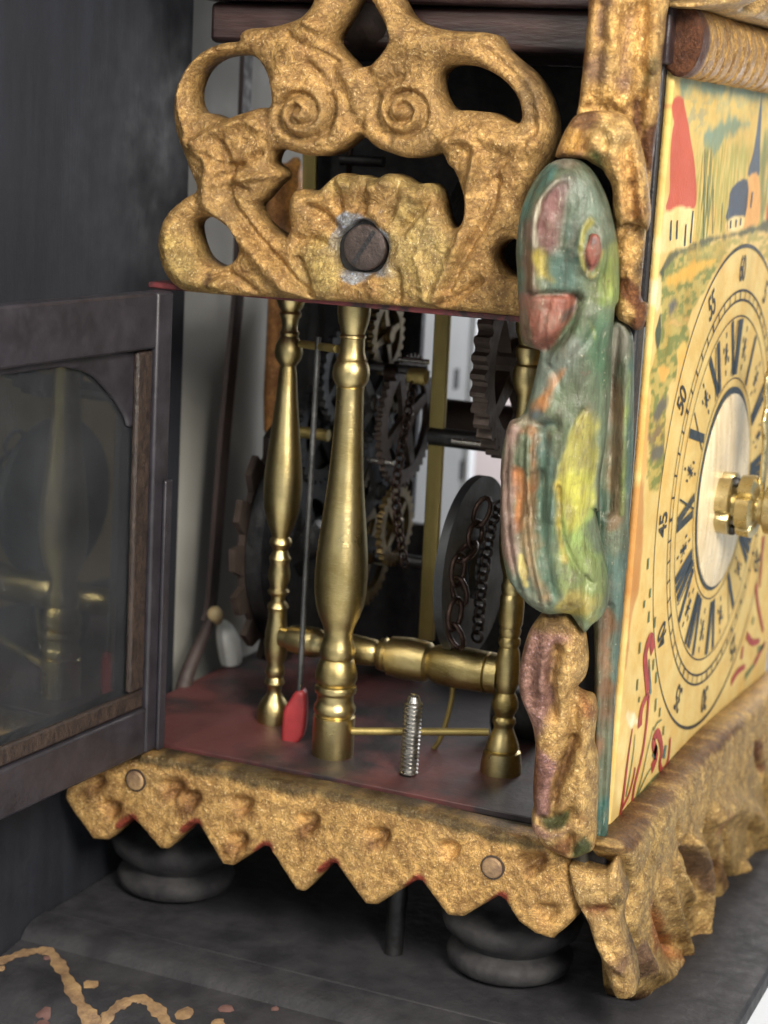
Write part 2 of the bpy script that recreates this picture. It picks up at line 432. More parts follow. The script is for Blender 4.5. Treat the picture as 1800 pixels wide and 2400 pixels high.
# door glass with dust
mt, nt, b = newmat('dusty_glass'); M['glass'] = mt
out = nt.nodes['Material Output']; nt.nodes.remove(b)
gl = N(nt, 'ShaderNodeBsdfGlass'); gl.inputs['IOR'].default_value = 1.5; gl.inputs['Roughness'].default_value = .0; gl.inputs['Color'].default_value = (.93, .96, .95, 1)
df = N(nt, 'ShaderNodeBsdfDiffuse'); df.inputs['Color'].default_value = (.50, .51, .56, 1)
ad = N(nt, 'ShaderNodeMath', operation='ADD')
sp = ramp(nt, noise_n(nt, 210, 2, .5), [(.685, 0.0), (.74, .30)]); sm = ramp(nt, noise_n(nt, 5, 5, .6), [(.3, .012), (.7, .04)])
nt.links.new(sp, ad.inputs[0]); nt.links.new(sm, ad.inputs[1])
mx = N(nt, 'ShaderNodeMixShader'); nt.links.new(ad.outputs[0], mx.inputs[0]); nt.links.new(gl.outputs[0], mx.inputs[1]); nt.links.new(df.outputs[0], mx.inputs[2])
nt.links.new(mx.outputs[0], out.inputs['Surface'])

# ------------------------------------------------------------------ setting
tag(MB().box((-.42, -6, -4), (-.32, 9, 6)).build('wall', M['wall']), kind='structure')
tag(MB().box((-.30, -6, -1.62), (8, 9, -1.6)).build('floor', M['floor']), kind='structure')

# ------------------------------------------------------------------ wall bracket the clock stands on
br = empty('wall_bracket', (.5, .5, -.45), 'black wooden wall bracket with back board and seat, gold scroll on its edge', 'wall bracket')
MB().box((-.30, -.95, -.46), (-.25, .445, 2.6)).build('back_board', M['blackwood'], br, bevel=.006)
MB().box((-.247, -.10, -.46), (1.275, 1.75, -.41)).build('seat_board', M['seat'], br, bevel=.008)
# moulded front rail
prof = [(-.102, -.409), (-.16, -.412), (-.185, -.422), (-.20, -.440), (-.24, -.446), (-.30, -.452), (-.36, -.470), (-.40, -.500), (-.41, -.56), (-.102, -.56)]
V = [(x, y, z) for x in (-.247, 1.276) for y, z in prof]; n = len(prof)
F = [[i, (i+1) % n, n+(i+1) % n, n+i] for i in range(n)]+[list(range(n))[::-1], list(range(n, 2*n))]
rail = mesh_obj('front_rail', V, F, M['seat'], br, True); rail.data.set_sharp_from_angle(angle=R(35))
def rail_z(y):
    for (y0, z0), (y1, z1) in zip(prof, prof[1:]):
        if y1 <= y <= y0: return z0+(z1-z0)*(y-y0)/(y1-y0)
    return -.45
px = [(-60, 2262), (0, 2250), (60, 2236), (115, 2238), (150, 2280), (190, 2335), (235, 2362), (280, 2345), (330, 2338), (375, 2365), (410, 2405), (470, 2440), (560, 2420)]
pp = [at(x, y, 2, -.448) for x, y in px]; pp = spline(np.array(pp), 22, False)
sc = MB()
V = []; F = []
for i, p in enumerate(pp):
    t = pp[min(i+1, len(pp)-1)]-pp[max(i-1, 0)]; t /= np.linalg.norm(t); a_ = np.array([-t[1], t[0], 0])
    wv = .0135*(1+.22*math.sin(i*.33)+.12*math.sin(i*.9))
    for k, hh in ((-1, .0), (-.5, .0015), (.5, .0015), (1, .0)):
        q = p+a_*wv*k; V.append((q[0], q[1], rail_z(q[1])+.0015+hh))
for i in range(len(pp)-1):
    for k in range(3): F.append((i*4+k, i*4+k+1, i*4+k+5, i*4+k+4))
mesh_obj('gold_scroll', V, F, M['goldpaint'], br, True)
for (x, y, r, mm) in [(213, 2305, .020, 'goldpaint'), (435, 2370, .022, 'goldpaint'), (510, 2392, .016, 'goldpaint'), (0, 2262, .012, 'goldpaint'),
                      (102, 2335, .018, 'pinkpaint'), (110, 2248, .010, 'pinkpaint'), (530, 2366, .016, 'pinkpaint'), (100, 2398, .014, 'pinkpaint'), (645, 2372, .010, 'pinkpaint')]:
    c0 = at(x, y, 2, -.448); V = []; n = 10
    V = [(c0[0], c0[1], rail_z(c0[1])+.005)]
    for k in range(n):
        g = 2*math.pi*k/n; rr = r*(.75+.5*random.random()); yy = c0[1]+rr*math.sin(g)*.9
        V.append((c0[0]+rr*math.cos(g), yy, rail_z(yy)+.0015))
    mesh_obj('gold_blob' if mm == 'goldpaint' else 'red_dot', V, [(0, 1+k, 1+(k+1) % n) for k in range(n)], M[mm], br, True)

# ------------------------------------------------------------------ things in and behind the clock
rod = MB()
pts = [at(x, y, 0, -.21) for x, y in [(590, 20), (577, 150), (560, 640), (547, 800), (528, 1000), (512, 1200), (496, 1400), (486, 1450)]]
pts = spline(np.array(pts), 4, False); V = []; F = []
for i, p in enumerate(pts):
    for dx, dy in ((.006, -.022), (.006, .022), (-.006, .022), (-.006, -.022)): V.append((p[0]+dx, p[1]+dy, p[2]))
for i in range(len(pts)-1):
    for k in range(4): F.append((i*4+k, i*4+(k+1) % 4, i*4+4+(k+1) % 4, i*4+4+k))
F += [(3, 2, 1, 0), tuple(len(V)-4+k for k in range(4))]
pend = empty('pendulum', tuple(at(486, 1600, 0, -.21)), 'flat brown pendulum rod with a white end hanging in front of the grey wall', 'pendulum')
mesh_obj('rod', V, F, M['cord'], pend, False)
b0 = at(522, 1462, 0, -.19); b1 = at(535, 1556, 0, -.19)
bp_ = [b0+(b1-b0)*t+np.array([0, .018*math.sin(t*2.2), 0]) for t in np.linspace(0, 1, 8)]
MB().tube(bp_, [.014, .022, .027, .030, .031, .031, .030, .026], 16).build('white_end', M['white'], pend, smooth=True, sharp=60)
MB().lathe(at(505, 1442, 0, -.19), (0, .6, -.8), [(-.022, .008), (-.016, .017), (0, .021), (.016, .016), (.026, .010)], 16).build('tan_knob', M['tan'], pend, smooth=True)
arm = spline(np.array([at(x, y, 0, -.2) for x, y in [(496, 1446), (478, 1490), (455, 1540), (436, 1590), (425, 1640)]]), 4, False)
MB().tube(arm, list(np.linspace(.012, .022, len(arm))), 10).build('crutch', M['cord'], pend, smooth=True)
# far wall panel and slotted rail beyond the clock
P = at(1092, 1000, 0, -.3)
MB().box((-.318, P[1]+.03, -.8), (-.300, P[1]+1.6, 1.9)).build('wall_panel', M['pinkwall'])
tag(bpy.data.objects['wall_panel'], 'pinkish white panel against the wall behind the clock', 'wall panel')
rl = empty('slotted_rail', (-.30, P[1]-.1, -.8), 'white slotted metal rail upright behind the movement', 'rail')
y0, y1 = at(1035, 1000, 0, -.3)[1], P[1]+.02
MB().box((-.318, y0-.5, -.8), (-.285, y1-.06, 1.9)).build('rail_face', M['railmetal'], rl)
MB().box((-.318, y1-.058, -.8), (-.268, y1, 1.9)).build('rail_lip', M['floor'], rl)
for x, y in [(1070, 888), (1083, 1102), (1058, 700)]:
    q = at(x, y, 0, -.284); MB().box((q[0]-.004, q[1]-.022, q[2]-.035), (q[0]+.001, q[1]+.022, q[2]+.035)).build('slot', M['black'], rl, bevel=.008)

# ================================================================== the clock
clock = empty('chair_clock', (.5, .7, -.41), 'antique clock with gilded carved case, painted dial and brass pillars, side door open', 'clock')
fp = MB().box((-.20, 0, -.014), (.99, 1.5, 0)).build('floor_plate', M['redblack'], clock, bevel=.002)
MB().box((-.215, -.052, -.085), (.985, 1.53, -.016)).build('base_moulding', M['ledge'], clock, bevel=.012)
sh = MB().box((-.085, -.004, 1.0), (.97, 1.46, 1.013)).build('top_shelf', M['shelfred'], clock, bevel=.003)
# feet
fprof = [(0, .085), (.004, .118), (.014, .132), (.034, .138), (.048, .132), (.056, .116), (.062, .110), (.072, .118), (.095, .146), (.12, .154), (.132, .148), (.140, .132), (.150, .095), (.17, .075), (.33, .07)]
for x, y in ((-.075, .18), (.765, .17), (-.075, 1.3), (.765, 1.3)):
    MB().lathe((x, y, -.41), (0, 0, 1), fprof, 40).build('bun_foot', M['footwood'], clock, smooth=True, sharp=50)

# ---- turned pillars (profile: photo row, half width in photo pixels)
def pillar(name, X, Y, rows, ppu, n=44):
    prof = []
    for py, hw in rows:
        # height of that row on the pillar's axis
        zs = np.linspace(-.1, 1.2, 400); pr = []
        d = np.stack([np.full(400, X), np.full(400, Y), zs], 1)-CAM; zc = d @ CF
        yy = 1200-FPX*(d @ CU)/zc
        z = np.interp(py, yy[::-1], zs[::-1]); prof.append((z, hw/ppu))
    prof.sort(); z0 = prof[0][0]
    return MB().lathe((X, Y, 0), (0, 0, 1), prof, n).build(name, M['brass'], clock, smooth=True, sharp=38)
pillar('brass_pillar', .3337, .138, [(700, 38), (735, 38), (755, 35), (775, 29), (782, 27), (785, 30), (790, 31), (793, 28), (800, 28), (825, 29), (838, 33), (842, 36), (845, 34), (848, 36), (858, 41), (874, 43), (890, 41), (902, 35), (906, 31), (908, 33), (915, 31.5), (940, 32), (1000, 34), (1060, 37), (1120, 41), (1180, 47), (1240, 54), (1300, 60), (1350, 62.5), (1390, 61), (1420, 56), (1445, 48), (1462, 40), (1472, 36), (1484, 34), (1500, 36), (1512, 40), (1525, 42.5), (1538, 41), (1543, 37), (1546, 40), (1560, 46), (1575, 50), (1590, 50), (1598, 46), (1602, 42), (1605, 48), (1613, 51), (1621, 49), (1625, 44), (1638, 43), (1648, 46), (1654, 50), (1664, 50), (1670, 47), (1674, 44), (1677, 50), (1683, 50), (1762, 50), (1769, 49)], 1085)
pillar('brass_pillar', .114, .277, [(680, 34), (705, 33), (720, 28), (728, 22), (735, 26), (742, 24), (748, 20), (760, 18), (772, 18), (780, 23), (787, 20), (795, 24), (808, 30), (824, 33), (840, 30), (852, 22), (858, 18), (880, 21), (940, 26), (1000, 32), (1060, 39), (1110, 44), (1150, 45), (1190, 42), (1225, 33), (1248, 24), (1258, 20), (1264, 25), (1272, 27), (1280, 22), (1288, 17), (1298, 20), (1308, 26), (1315, 24), (1322, 22), (1340, 26), (1355, 26), (1370, 21), (1378, 20), (1385, 26), (1391, 24), (1396, 17), (1408, 16), (1416, 24), (1422, 26), (1430, 22), (1450, 22), (1480, 27), (1510, 29), (1535, 26), (1555, 19), (1565, 22), (1575, 24), (1585, 19), (1592, 22), (1600, 24), (1608, 17), (1622, 16), (1634, 24), (1645, 32), (1660, 39), (1695, 40), (1702, 40)], 1030)
pillar('brass_pillar', .694, .234, [(740, 36), (775, 34), (795, 27), (808, 24), (815, 30), (830, 30), (845, 27), (853, 24), (858, 30), (872, 33), (890, 34), (905, 31), (920, 24), (930, 20), (960, 19), (1050, 26), (1140, 34), (1220, 40), (1280, 40), (1320, 34), (1350, 25), (1366, 25), (1372, 28), (1385, 27), (1392, 24), (1398, 28), (1415, 29), (1440, 29), (1462, 28), (1470, 24), (1476, 26), (1484, 25), (1492, 22), (1497, 26), (1508, 26), (1516, 22), (1528, 26), (1560, 29), (1595, 29), (1612, 25), (1622, 21), (1632, 27), (1645, 31), (1658, 31), (1670, 25), (1678, 22), (1684, 27), (1692, 28), (1700, 24), (1706, 23), (1720, 29), (1742, 38), (1752, 40), (1756, 37), (1760, 44), (1790, 49), (1812, 50), (1817, 50)], 1090)
# cross column between the rear pillars, lying along the side
zc_ = at(930, 1540, 1, .255)[2]
xa, xb = .135, .672; L = xb-xa
MB().lathe((xa, .258, zc_), (1, 0, 0), [(0, .022), (.02, .024), (.024, .030), (.05, .034), (.085, .035), (.11, .028), (.118, .022), (.125, .029), (.18, .034), (.235, .030), (.243, .024), (.25, .036), (.262, .038), (.268, .032), (.275, .044), (.32, .048), (.365, .044), (.372, .036), (.38, .040), (.395, .045), (.45, .0465), (.505, .045), (.508, .041), (.511, .045), (L, .044)], 40).build('cross_column', M['brass'], clock, smooth=True, sharp=38)
# thin brass rods
def rodpx(name, a, b, pa, pb, r, mat):
    A = at(*a, *pa); B = at(*b, *pb)
    return MB().tube([A, (A+B)/2, B], r, 10).build(name, M[mat], clock, smooth=True, sharp=60)
rodpx('brass_rod', (822, 1714), (1146, 1716), (1, .138), (1, .234), .0085, 'brass_dull')
rodpx('brass_rod', (706, 806), (790, 818), (1, .26), (1, .15), .009, 'brass_dull')
A = [at(x, y, 1, .30) for x, y in [(1062, 1598), (1058, 1640), (1046, 1690), (1030, 1735), (1014, 1758)]]
MB().tube(spline(np.array(A), 4, False), .006, 8).build('brass_lever', M['brass_dull'], clock, smooth=True)
# lifting rod with red end block
A = at(746, 790, 1, .20); B = at(700, 1650, 1, .179)
MB().tube([A, B], .0065, 10).build('lift_rod', M['iron_grey'], clock, smooth=True, sharp=60)
pl = Plane((.22, .175, .07), (1, .25, 0), (0, 0, 1))
relief('red_block', M['red'], clock, [(694, 1620), (716, 1626), (716, 1700), (702, 1738), (662, 1748), (664, 1668), (676, 1645)], pl, .004, .008, .01, .022)
bpy.data.objects['red_block'].data.materials[0] = M['red']

# ---- movement: frame straps, wheels, arbors
def strap(a, b, wd, Y, th, mat='brass_dull', name='frame_strap'):
    A = at(*a, 1, Y); B = at(*b, 1, Y); d = B-A; d /= np.linalg.norm(d); s_ = np.array([d[2], 0, -d[0]])*wd/2; t_ = np.array([0, th/2, 0])
    V = [A-s_-t_, A+s_-t_, A+s_+t_, A-s_+t_, B-s_-t_, B+s_-t_, B+s_+t_, B-s_+t_]
    m_ = MB(); m_.add(V, [(3,2,1,0),(4,5,6,7),(0,1,5,4),(1,2,6,5),(2,3,7,6),(3,0,4,7)])
    return m_.build(name, M[mat], clock, bevel=.003)
strap((1041, 690), (999, 1500), .038, .50, .014)
strap((728, 330), (722, 700), .036, .55, .014)
def gear(name, mat, c, rad, teeth, depth, th, hub=.05, inner=None, spokes=4, kind='spur', rot=0.0, tilt=0.0, solid=False):
    """wheel on an arbor along X"""
    inner = inner if inner is not None else rad*.78
    n = teeth*4; mb = MB(); prof = []
    for k in range(n):
        ph = k % 4; g = 2*math.pi*k/n+rot
        if kind == 'saw': r = [rad, rad, rad+depth, rad+depth*.9][ph]
        elif kind == 'block': r = [rad, rad+depth, rad+depth*.92, rad][ph]
        else: r = [rad, rad+depth, rad+depth, rad][ph]
        if kind == 'saw' and ph == 1: g += .35*2*math.pi/n
        if kind == 'block' and ph == 1: g -= .8*2*math.pi/n
        prof.append((r, g))
    cs = lambda r, g, x: (c[0]+x+tilt*r*math.cos(g), c[1]+r*math.cos(g), c[2]+r*math.sin(g))
    ri = 0.004 if solid else inner
    V = []
    for x in (-th/2, th/2):
        V += [cs(r, g, x) for r, g in prof]; V += [cs(ri, g, x) for r, g in prof]
    F = []
    for k in range(n):
        j = (k+1) % n
        F += [(k, j, n+j, n+k), (2*n+j, 2*n+k, 3*n+k, 3*n+j), (j, k, 2*n+k, 2*n+j), (n+k, n+j, 3*n+j, 3*n+k)]
    mb.add(V, F)
    if not solid:
        for s_ in range(spokes):
            g = 2*math.pi*s_/spokes+rot+.3; dy, dz = math.cos(g), math.sin(g); w_ = rad*.09
            V = [];
            for x in (-th*.45, th*.45):
                for rr, ww in ((hub*.8, w_*1.5), (inner*1.01, w_*.9)):
                    for q in (-1, 1): V.append((c[0]+x, c[1]+rr*dy-q*ww*dz, c[2]+rr*dz+q*ww*dy))
            mb.add(V, [(0,1,3,2),(4,6,7,5),(0,4,5,1),(2,3,7,6),(0,2,6,4),(1,5,7,3)])
    mb.lathe((c[0]-th*1.2, c[1], c[2]), (1, 0, 0), [(0, hub*.7), (th*.3, hub), (th*2.1, hub), (th*2.4, hub*.7)], 20)
    return mb.build(name, M[mat], clock, bevel=0)
def arbor(a, b, Y, r, mat='iron_grey', name='arbor'):
    A = at(*a, 1, Y); B = at(*b, 1, Y); B[2] = A[2] = (A[2]+B[2])/2
    return MB().tube([A, B], r, 12).build(name, M[mat], clock, smooth=True, sharp=60)
cw = at(688, 1255, 0, -.02)
gear('count_wheel', 'iron_brown', (-.02, cw[1], cw[2]), .275, 17, .044, .016, kind='block', rot=.1, inner=.20)
gear('count_wheel_hoop', 'iron', (.012, cw[1]-.01, cw[2]), .262, 40, .0, .04, inner=.10, spokes=4)
g1 = at(1205, 850, 0, .60)
gear('great_wheel', 'iron_brown', (.60, .40, at(1205, 850, 0, .6)[2]), .195, 34, .016, .035, hub=.06, inner=.155, spokes=4, rot=.35)
g2 = at(1118, 1330, 0, .56)
gear('strike_drum', 'disc', (.55, g2[1], g2[2]), .205, 60, .0, .02, solid=True, hub=.07)
for (x, y, Y, rd, tt, mt_, rt) in [(905, 785, .56, .085, 26, 'brass_dark', 0), (872, 945, .52, .125, 34, 'iron_grey', .4), (835, 1090, .50, .07, 22, 'brass_dark', .2), (925, 1230, .58, .09, 26, 'brass_dark', .5), (930, 900, .64, .06, 20, 'brass_dark', .1), (885, 1150, .54, .14, 40, 'iron', .2), (862, 1300, .60, .115, 30, 'brass_dark', .9), (950, 985, .60, .15, 44, 'iron_brown', .1), (752, 1010, .62, .12, 30, 'iron', .3), (800, 880, .66, .11, 28, 'iron_grey', .3)]:
    gear('gear_wheel', mt_, tuple(at(x, y, 1, Y)), rd, tt, .010, .014, hub=.022, rot=rt)
arbor((840, 858), (1000, 868), .48, .011); arbor((935, 842), (1005, 848), .47, .006, 'steel')
MB().lathe(at(960, 880, 1, .47), (1, 0, 0), [(0, .018), (.035, .020), (.042, .016)], 16).build('collet', M['brass_dull'], clock, smooth=True, sharp=40)
MB().lathe(at(905, 872, 1, .47), (1, 0, 0), [(0, .018), (.025, .020), (.03, .016)], 16).build('collet', M['chain'], clock, smooth=True, sharp=40)
arbor((1010, 1024), (1240, 1046), .50, .022, 'iron'); arbor((1060, 1037), (1240, 1052), .47, .007, 'steel')
arbor((845, 1078), (925, 1084), .48, .007, 'steel'); arbor((740, 1300), (1180, 1330), .62, .016, 'iron')
arbor((690, 1010), (770, 1022), .50, .014, 'brass_dull')
# dark sheets added behind the movement to block the bright background
for (x0, y0_, x1, y1_, Y) in [(672, 690, 838, 1640, 1.02), (852, 700, 962, 1220, .95), (760, 690, 880, 1120, .75), (845, 1210, 975, 1580, .88), (1010, 1330, 1290, 1640, 1.0)]:
    A = at(x0, y0_, 1, Y); B = at(x1, y1_, 1, Y)
    MB().box((A[0], Y, B[2]), (B[0], Y+.03, A[2])).build('dark_backing', M['iron'], clock, bevel=.004)
A = at(1035, 950, 1, .8); B = at(1185, 1005, 1, .8)
MB().lathe(((A[0]), .80, (A[2]+B[2])/2-.01), (1, 0, 0), [(0, .03), (.005, .048), (.2, .048), (.205, .03)], 24).build('winding_barrel', M['iron_brown'], clock, smooth=True, sharp=40)
MB().lathe(at(1165, 1660, 1, .5), (1, 0, 0), [(0, .03), (.005, .06), (.12, .06), (.125, .03)], 24).build('winding_barrel', M['iron'], clock, smooth=True, sharp=40)  # dark drum added to fill the dark lower right of the movement
# upper works seen through the fret
MB().box((at(716, 400, 1, .62)[0], .62, 1.014), (.985, .66, 1.514)).build('dark_backing', M['iron'], clock, bevel=.004)  # dark sheet added so the fret's holes look black
MB().box((.93, .06, 1.014), (.985, .61, 1.514)).build('dark_backing', M['black'], clock, bevel=.004)  # another added sheet, darkening the upper interior
MB().lathe((.62, .40, 1.14), (0, 0, 1), [(0, .20), (.01, .205), (.05, .19), (.12, .16), (.17, .10), (.19, .03), (.21, .02)], 36).build('bell', M['iron'], clock, smooth=True, sharp=50)
A = at(821, 300, 1, .42); B = at(817, 420, 1, .42)
MB().tube([A, B], .0075, 10).build('hammer_rod', M['chain'], clock, smooth=True)
arbor((800, 372), (900, 382), .42, .012, 'iron')
# gilded board at the back corner
pb = Plane((-.14, .75, .9), (.5, .87, 0), (0, 0, 1))
relief('gilded_back_board', M['gilt'], clock, [(637, 396), (680, 384), (706, 384), (704, 600), (690, 700), (680, 1010), (628, 1010), (638, 700), (632, 560)], pb, .008, .02, .03, .02, base=(1.3, .95, .6),
       paint=[([(625, 380), (660, 390), (660, 1010), (620, 1010)], (1.0, .62, .50), .012, .01)], noise=[(9, .03)])

# ---- threaded bolt through the floor into the seat
bolt = MB().tube([(.521, .100, -.41), (.53, .107, .0)], .021, 14)
bo = empty('threaded_bolt', (.521, .100, -.41), 'grey threaded steel bolt standing up through the red clock floor', 'bolt')
bolt.build('shank', M['iron'], bo, smooth=True, sharp=60)
prof = []; z = 0.0
while z < .155:
    prof += [(z, .0165), (z+.0035, .0205), (z+.0055, .0205)]; z += .009
prof += [(z, .016), (z+.012, .012), (z+.016, .006)]
MB().lathe((.53, .107, .001), (.01, .008, 1), prof, 20).build('thread', M['steel'], bo, smooth=True, sharp=30)

# ---- chains over the strike drum
def chain(name, pts, lk, wr, label, mat, parent_loc):
    root = empty(name, parent_loc, label, 'chain')
    pts = spline(np.array(pts), 12, False); L = np.concatenate([[0], np.cumsum(np.linalg.norm(np.diff(pts, axis=0), axis=1))])
    s_ = 0; k = 0; proto = {}
    def torus():
        V = []; F = []; n1, n2 = 12, 6
        for i in range(n1):
            g = 2*math.pi*i/n1; cx_, cz_ = wr*1.9*math.cos(g), lk*.62*math.sin(g)
            for j in range(n2):
                h_ = 2*math.pi*j/n2; rr = wr*.55*math.cos(h_)
                V.append((cx_+rr*math.cos(g), wr*.55*math.sin(h_), cz_+rr*math.sin(g)))
        for i in range(n1):
            for j in range(n2): F.append((i*n2+j, ((i+1) % n1)*n2+j, ((i+1) % n1)*n2+(j+1) % n2, i*n2+(j+1) % n2))
        me = bpy.data.meshes.new('link'); me.from_pydata(V, [], F); me.polygons.foreach_set('use_smooth', [True]*len(F)); me.materials.append(M[mat]); return me
    me = torus()
    while s_ < L[-1]:
        p = np.array([np.interp(s_, L, pts[:, i]) for i in range(3)]); p2 = np.array([np.interp(min(s_+.01, L[-1]), L, pts[:, i]) for i in range(3)])
        t = p2-p if np.linalg.norm(p2-p) > 1e-6 else np.array([0, 0, -.01])
        o = bpy.data.objects.new('link', me); C.objects.link(o); o.parent = root
        q = Vector(t).to_track_quat('Z', 'Y'); o.rotation_mode = 'QUATERNION'
        from mathutils import Quaternion
        o.rotation_quaternion = q @ Quaternion((0, 0, 1), R(90*(k % 2)+20)); o.location = Vector(p)-root.location
        s_ += lk; k += 1
cp = [at(x, y, 0, .585) for x, y in [(1168, 1185), (1150, 1240), (1140, 1300), (1130, 1360), (1124, 1430), (1118, 1500)]]
chain('roller_chain', cp, .019, .0075, 'dark beaded chain hanging down the right side of the black disc', 'chain_dark', tuple(cp[-1]))
cp = [at(x, y, 0, .60) for x, y in [(1130, 1200), (1112, 1260), (1085, 1310), (1072, 1345), (1078, 1400), (1064, 1450), (1070, 1500)]]
chain('link_chain', cp, .055, .011, 'coppery chain of large links hanging in front of the black disc', 'chain', tuple(cp[-1]))
cp = [at(x, y, 1, .46) for x, y in [(968, 905), (950, 1000), (936, 1080), (928, 1160), (938, 1260), (950, 1330)]]
chain('bead_chain', cp, .019, .006, 'thin dark chain hanging between the gear wheels left of the brass strap', 'chain', tuple(cp[-1]))

# ================================================================== gilded fret above the opening
z1 = lambda p: zz(.6028, (350, 0), p)
pf = Plane((.4, -.012, 1.2), (1, 0, 0), (0, 0, 1))
fo = z1([(130,1126),(80,1080),(50,1010),(42,930),(60,860),(95,810),(150,765),(192,735),(165,660),(135,580),(112,510),(103,440),(108,360),(130,300),(165,245),(215,200),(280,170),(352,160),(358,140),(375,118),(410,110),(450,108),(520,95),(590,70),(632,30),(655,-20),(690,-90),(760,-150),(830,-165),(900,-130),(945,-50),(975,10),(1005,60),(1060,92),(1130,112),(1210,122),(1290,125),(1345,138),(1372,185),(1420,230),(1480,280),(1530,350),(1560,430),(1570,500),(1560,570),(1530,640),(1490,710),(1450,780),(1470,850),(1530,880),(1570,940),(1590,1020),(1580,1100),(1540,1180),(1510,1236),(1420,1228),(1200,1208),(1000,1192),(800,1176),(600,1164),(430,1153),(300,1146),(200,1138)])
holes = [z1([(822,-40),(795,5),(752,80),(714,150),(728,185),(775,235),(800,258),(850,258),(882,238),(936,165),(930,115),(900,55),(868,0),(845,-30)]),
 z1([(225,440),(195,440),(170,400),(172,335),(205,265),(265,222),(350,210),(420,225),(462,285),(480,365),(474,415),(430,420),(350,445),(290,462)]),
 z1([(1122,330),(1130,282),(1160,256),(1205,250),(1290,262),(1372,305),(1430,370),(1452,440),(1440,478),(1395,470),(1335,440),(1250,430),(1175,425),(1140,390)]),
 z1([(478,600),(490,582),(520,578),(570,592),(630,606),(700,600),(755,570),(800,532),(825,520),(850,540),(885,572),(935,593),(1000,613),(1060,610),(1115,596),(1145,598),(1165,640),(1188,662),(1208,705),(1226,765),(1228,830),(1215,872),(1190,888),(1165,878),(1145,838),(1130,780),(1115,732),(1088,712),(1050,716),(1015,710),(985,690),(950,676),(918,678),(888,694),(855,690),(820,680),(788,684),(755,673),(722,686),(690,716),(662,738),(625,742),(582,735),(555,770),(550,830),(556,880),(538,925),(512,915),(470,890),(430,850),(410,800),(440,765),(478,720),(512,685),(500,655),(472,632)]),
 z1([(168,880),(195,845),(250,845),(310,885),(348,935),(352,985),(328,1020),(280,1038),(230,1020),(192,975)]),
 z1([(1345,1000),(1362,950),(1400,928),(1440,938),(1480,980),(1480,1040),(1440,1078),(1385,1060)])]
sx = at(853, 580, 1, -.03)
holes.append(zz(1, (0, 0), [(853+(60+4*math.sin(3*g)+3*math.cos(5*g+1))*math.cos(g), 582+(60+4*math.sin(3*g)+3*math.cos(5*g+1))*math.sin(g)) for g in np.linspace(0, 2*math.pi, 22)[:-1]]))
def spiral(cx, cy, r0, r1, a0, turns, sgn):
    return [(cx+(r0+(r1-r0)*t)*math.cos(a0+sgn*turns*2*math.pi*t), cy+(r0+(r1-r0)*t)*math.sin(a0+sgn*turns*2*math.pi*t)) for t in np.linspace(0, 1, 26)]
rid = [(z1(spiral(612, 440, 118, 14, -.6, 1.9, 1)), .0085, -.024), (z1(spiral(1012, 430, 112, 14, 3.6, 1.9, -1)), .0085, -.024), (z1([(640, 250), (690, 310), (725, 380), (730, 450), (705, 520)]), .011, -.016), (z1([(1000, 300), (920, 330), (880, 400), (900, 480), (950, 540)]), .011, -.016), (z1([(560, 140), (640, 190), (720, 230)]), .012, -.012), (z1([(640, 90), (700, 130), (720, 190)]), .010, .014), (z1([(960, 120), (930, 200), (880, 260)]), .012, .014), (z1([(1290, 180), (1400, 260), (1490, 380), (1520, 500)]), .012, -.012), (z1([(200, 240), (150, 330), (145, 430), (180, 540)]), .010, .012), (z1([(250, 600), (300, 640), (370, 640)]), .008, -.014), (z1([(280, 740), (340, 720), (400, 740)]), .008, -.014), (z1([(1480, 560), (1380, 640), (1330, 740)]), .010, -.014), (z1([(1180, 560), (1240, 540), (1300, 590), (1290, 680)]), .012, .016),
 (z1([(612, 440), (613, 441)]), .045, .035), (z1([(1012, 430), (1013, 431)]), .045, .035),
 (z1([(780, 210), (720, 270), (760, 360), (800, 480)]), .020, -.02), (z1([(860, 270), (880, 330), (850, 420), (825, 500)]), .018, -.016),
 (z1([(700, 60), (620, 150), (560, 230), (520, 320)]), .03, .02), (z1([(910, 60), (1000, 160), (1120, 180), (1260, 190)]), .03, .018),
 (z1([(185, 560), (260, 610), (260, 720), (260, 800), (360, 900), (470, 1020), (590, 1150)]), .022, .028), (z1([(300, 560), (330, 640), (330, 760), (420, 900), (520, 1010), (640, 1150)]), .010, -.022),
 (z1([(215, 555), (260, 520), (330, 490), (400, 470), (450, 500)]), .012, .018), (z1([(300, 690), (380, 640), (450, 600)]), .009, -.018), (z1([(370, 700), (440, 690), (500, 690)]), .009, .015),
 (z1([(1560, 400), (1540, 560), (1400, 560), (1280, 520), (1170, 560)]), .022, .02), (z1([(1300, 620), (1260, 760), (1240, 900), (1180, 1060), (1120, 1180)]), .016, .022), (z1([(1370, 700), (1340, 820), (1260, 960), (1180, 1120)]), .010, -.02),
 (z1([(1300, 1090), (1230, 1140), (1150, 1190)]), .010, -.018), (z1([(430, 1130), (330, 1060), (260, 1080)]), .010, -.015), (z1([(100, 900), (110, 1010), (180, 1090), (280, 1110)]), .02, .016)]
for (x, y, x2, y2, hh) in [(640, 800, 745, 890, -.026), (845, 690, 840, 830, -.030), (985, 700, 945, 840, -.026), (720, 690, 755, 810, -.026), (1120, 760, 1000, 890, -.026), (600, 930, 700, 950, -.018), (600, 1010, 640, 1170, -.020), (980, 1060, 975, 1190, -.018), (760, 1080, 720, 1160, -.008), (1060, 1000, 1090, 1160, .012), (880, 1090, 890, 1170, .01)]:     # uneven shell flutes round the screw
    rid.append((z1([(x, y), ((x+x2)/2+8, (y+y2)/2-6), (x2, y2)]), .012, hh))
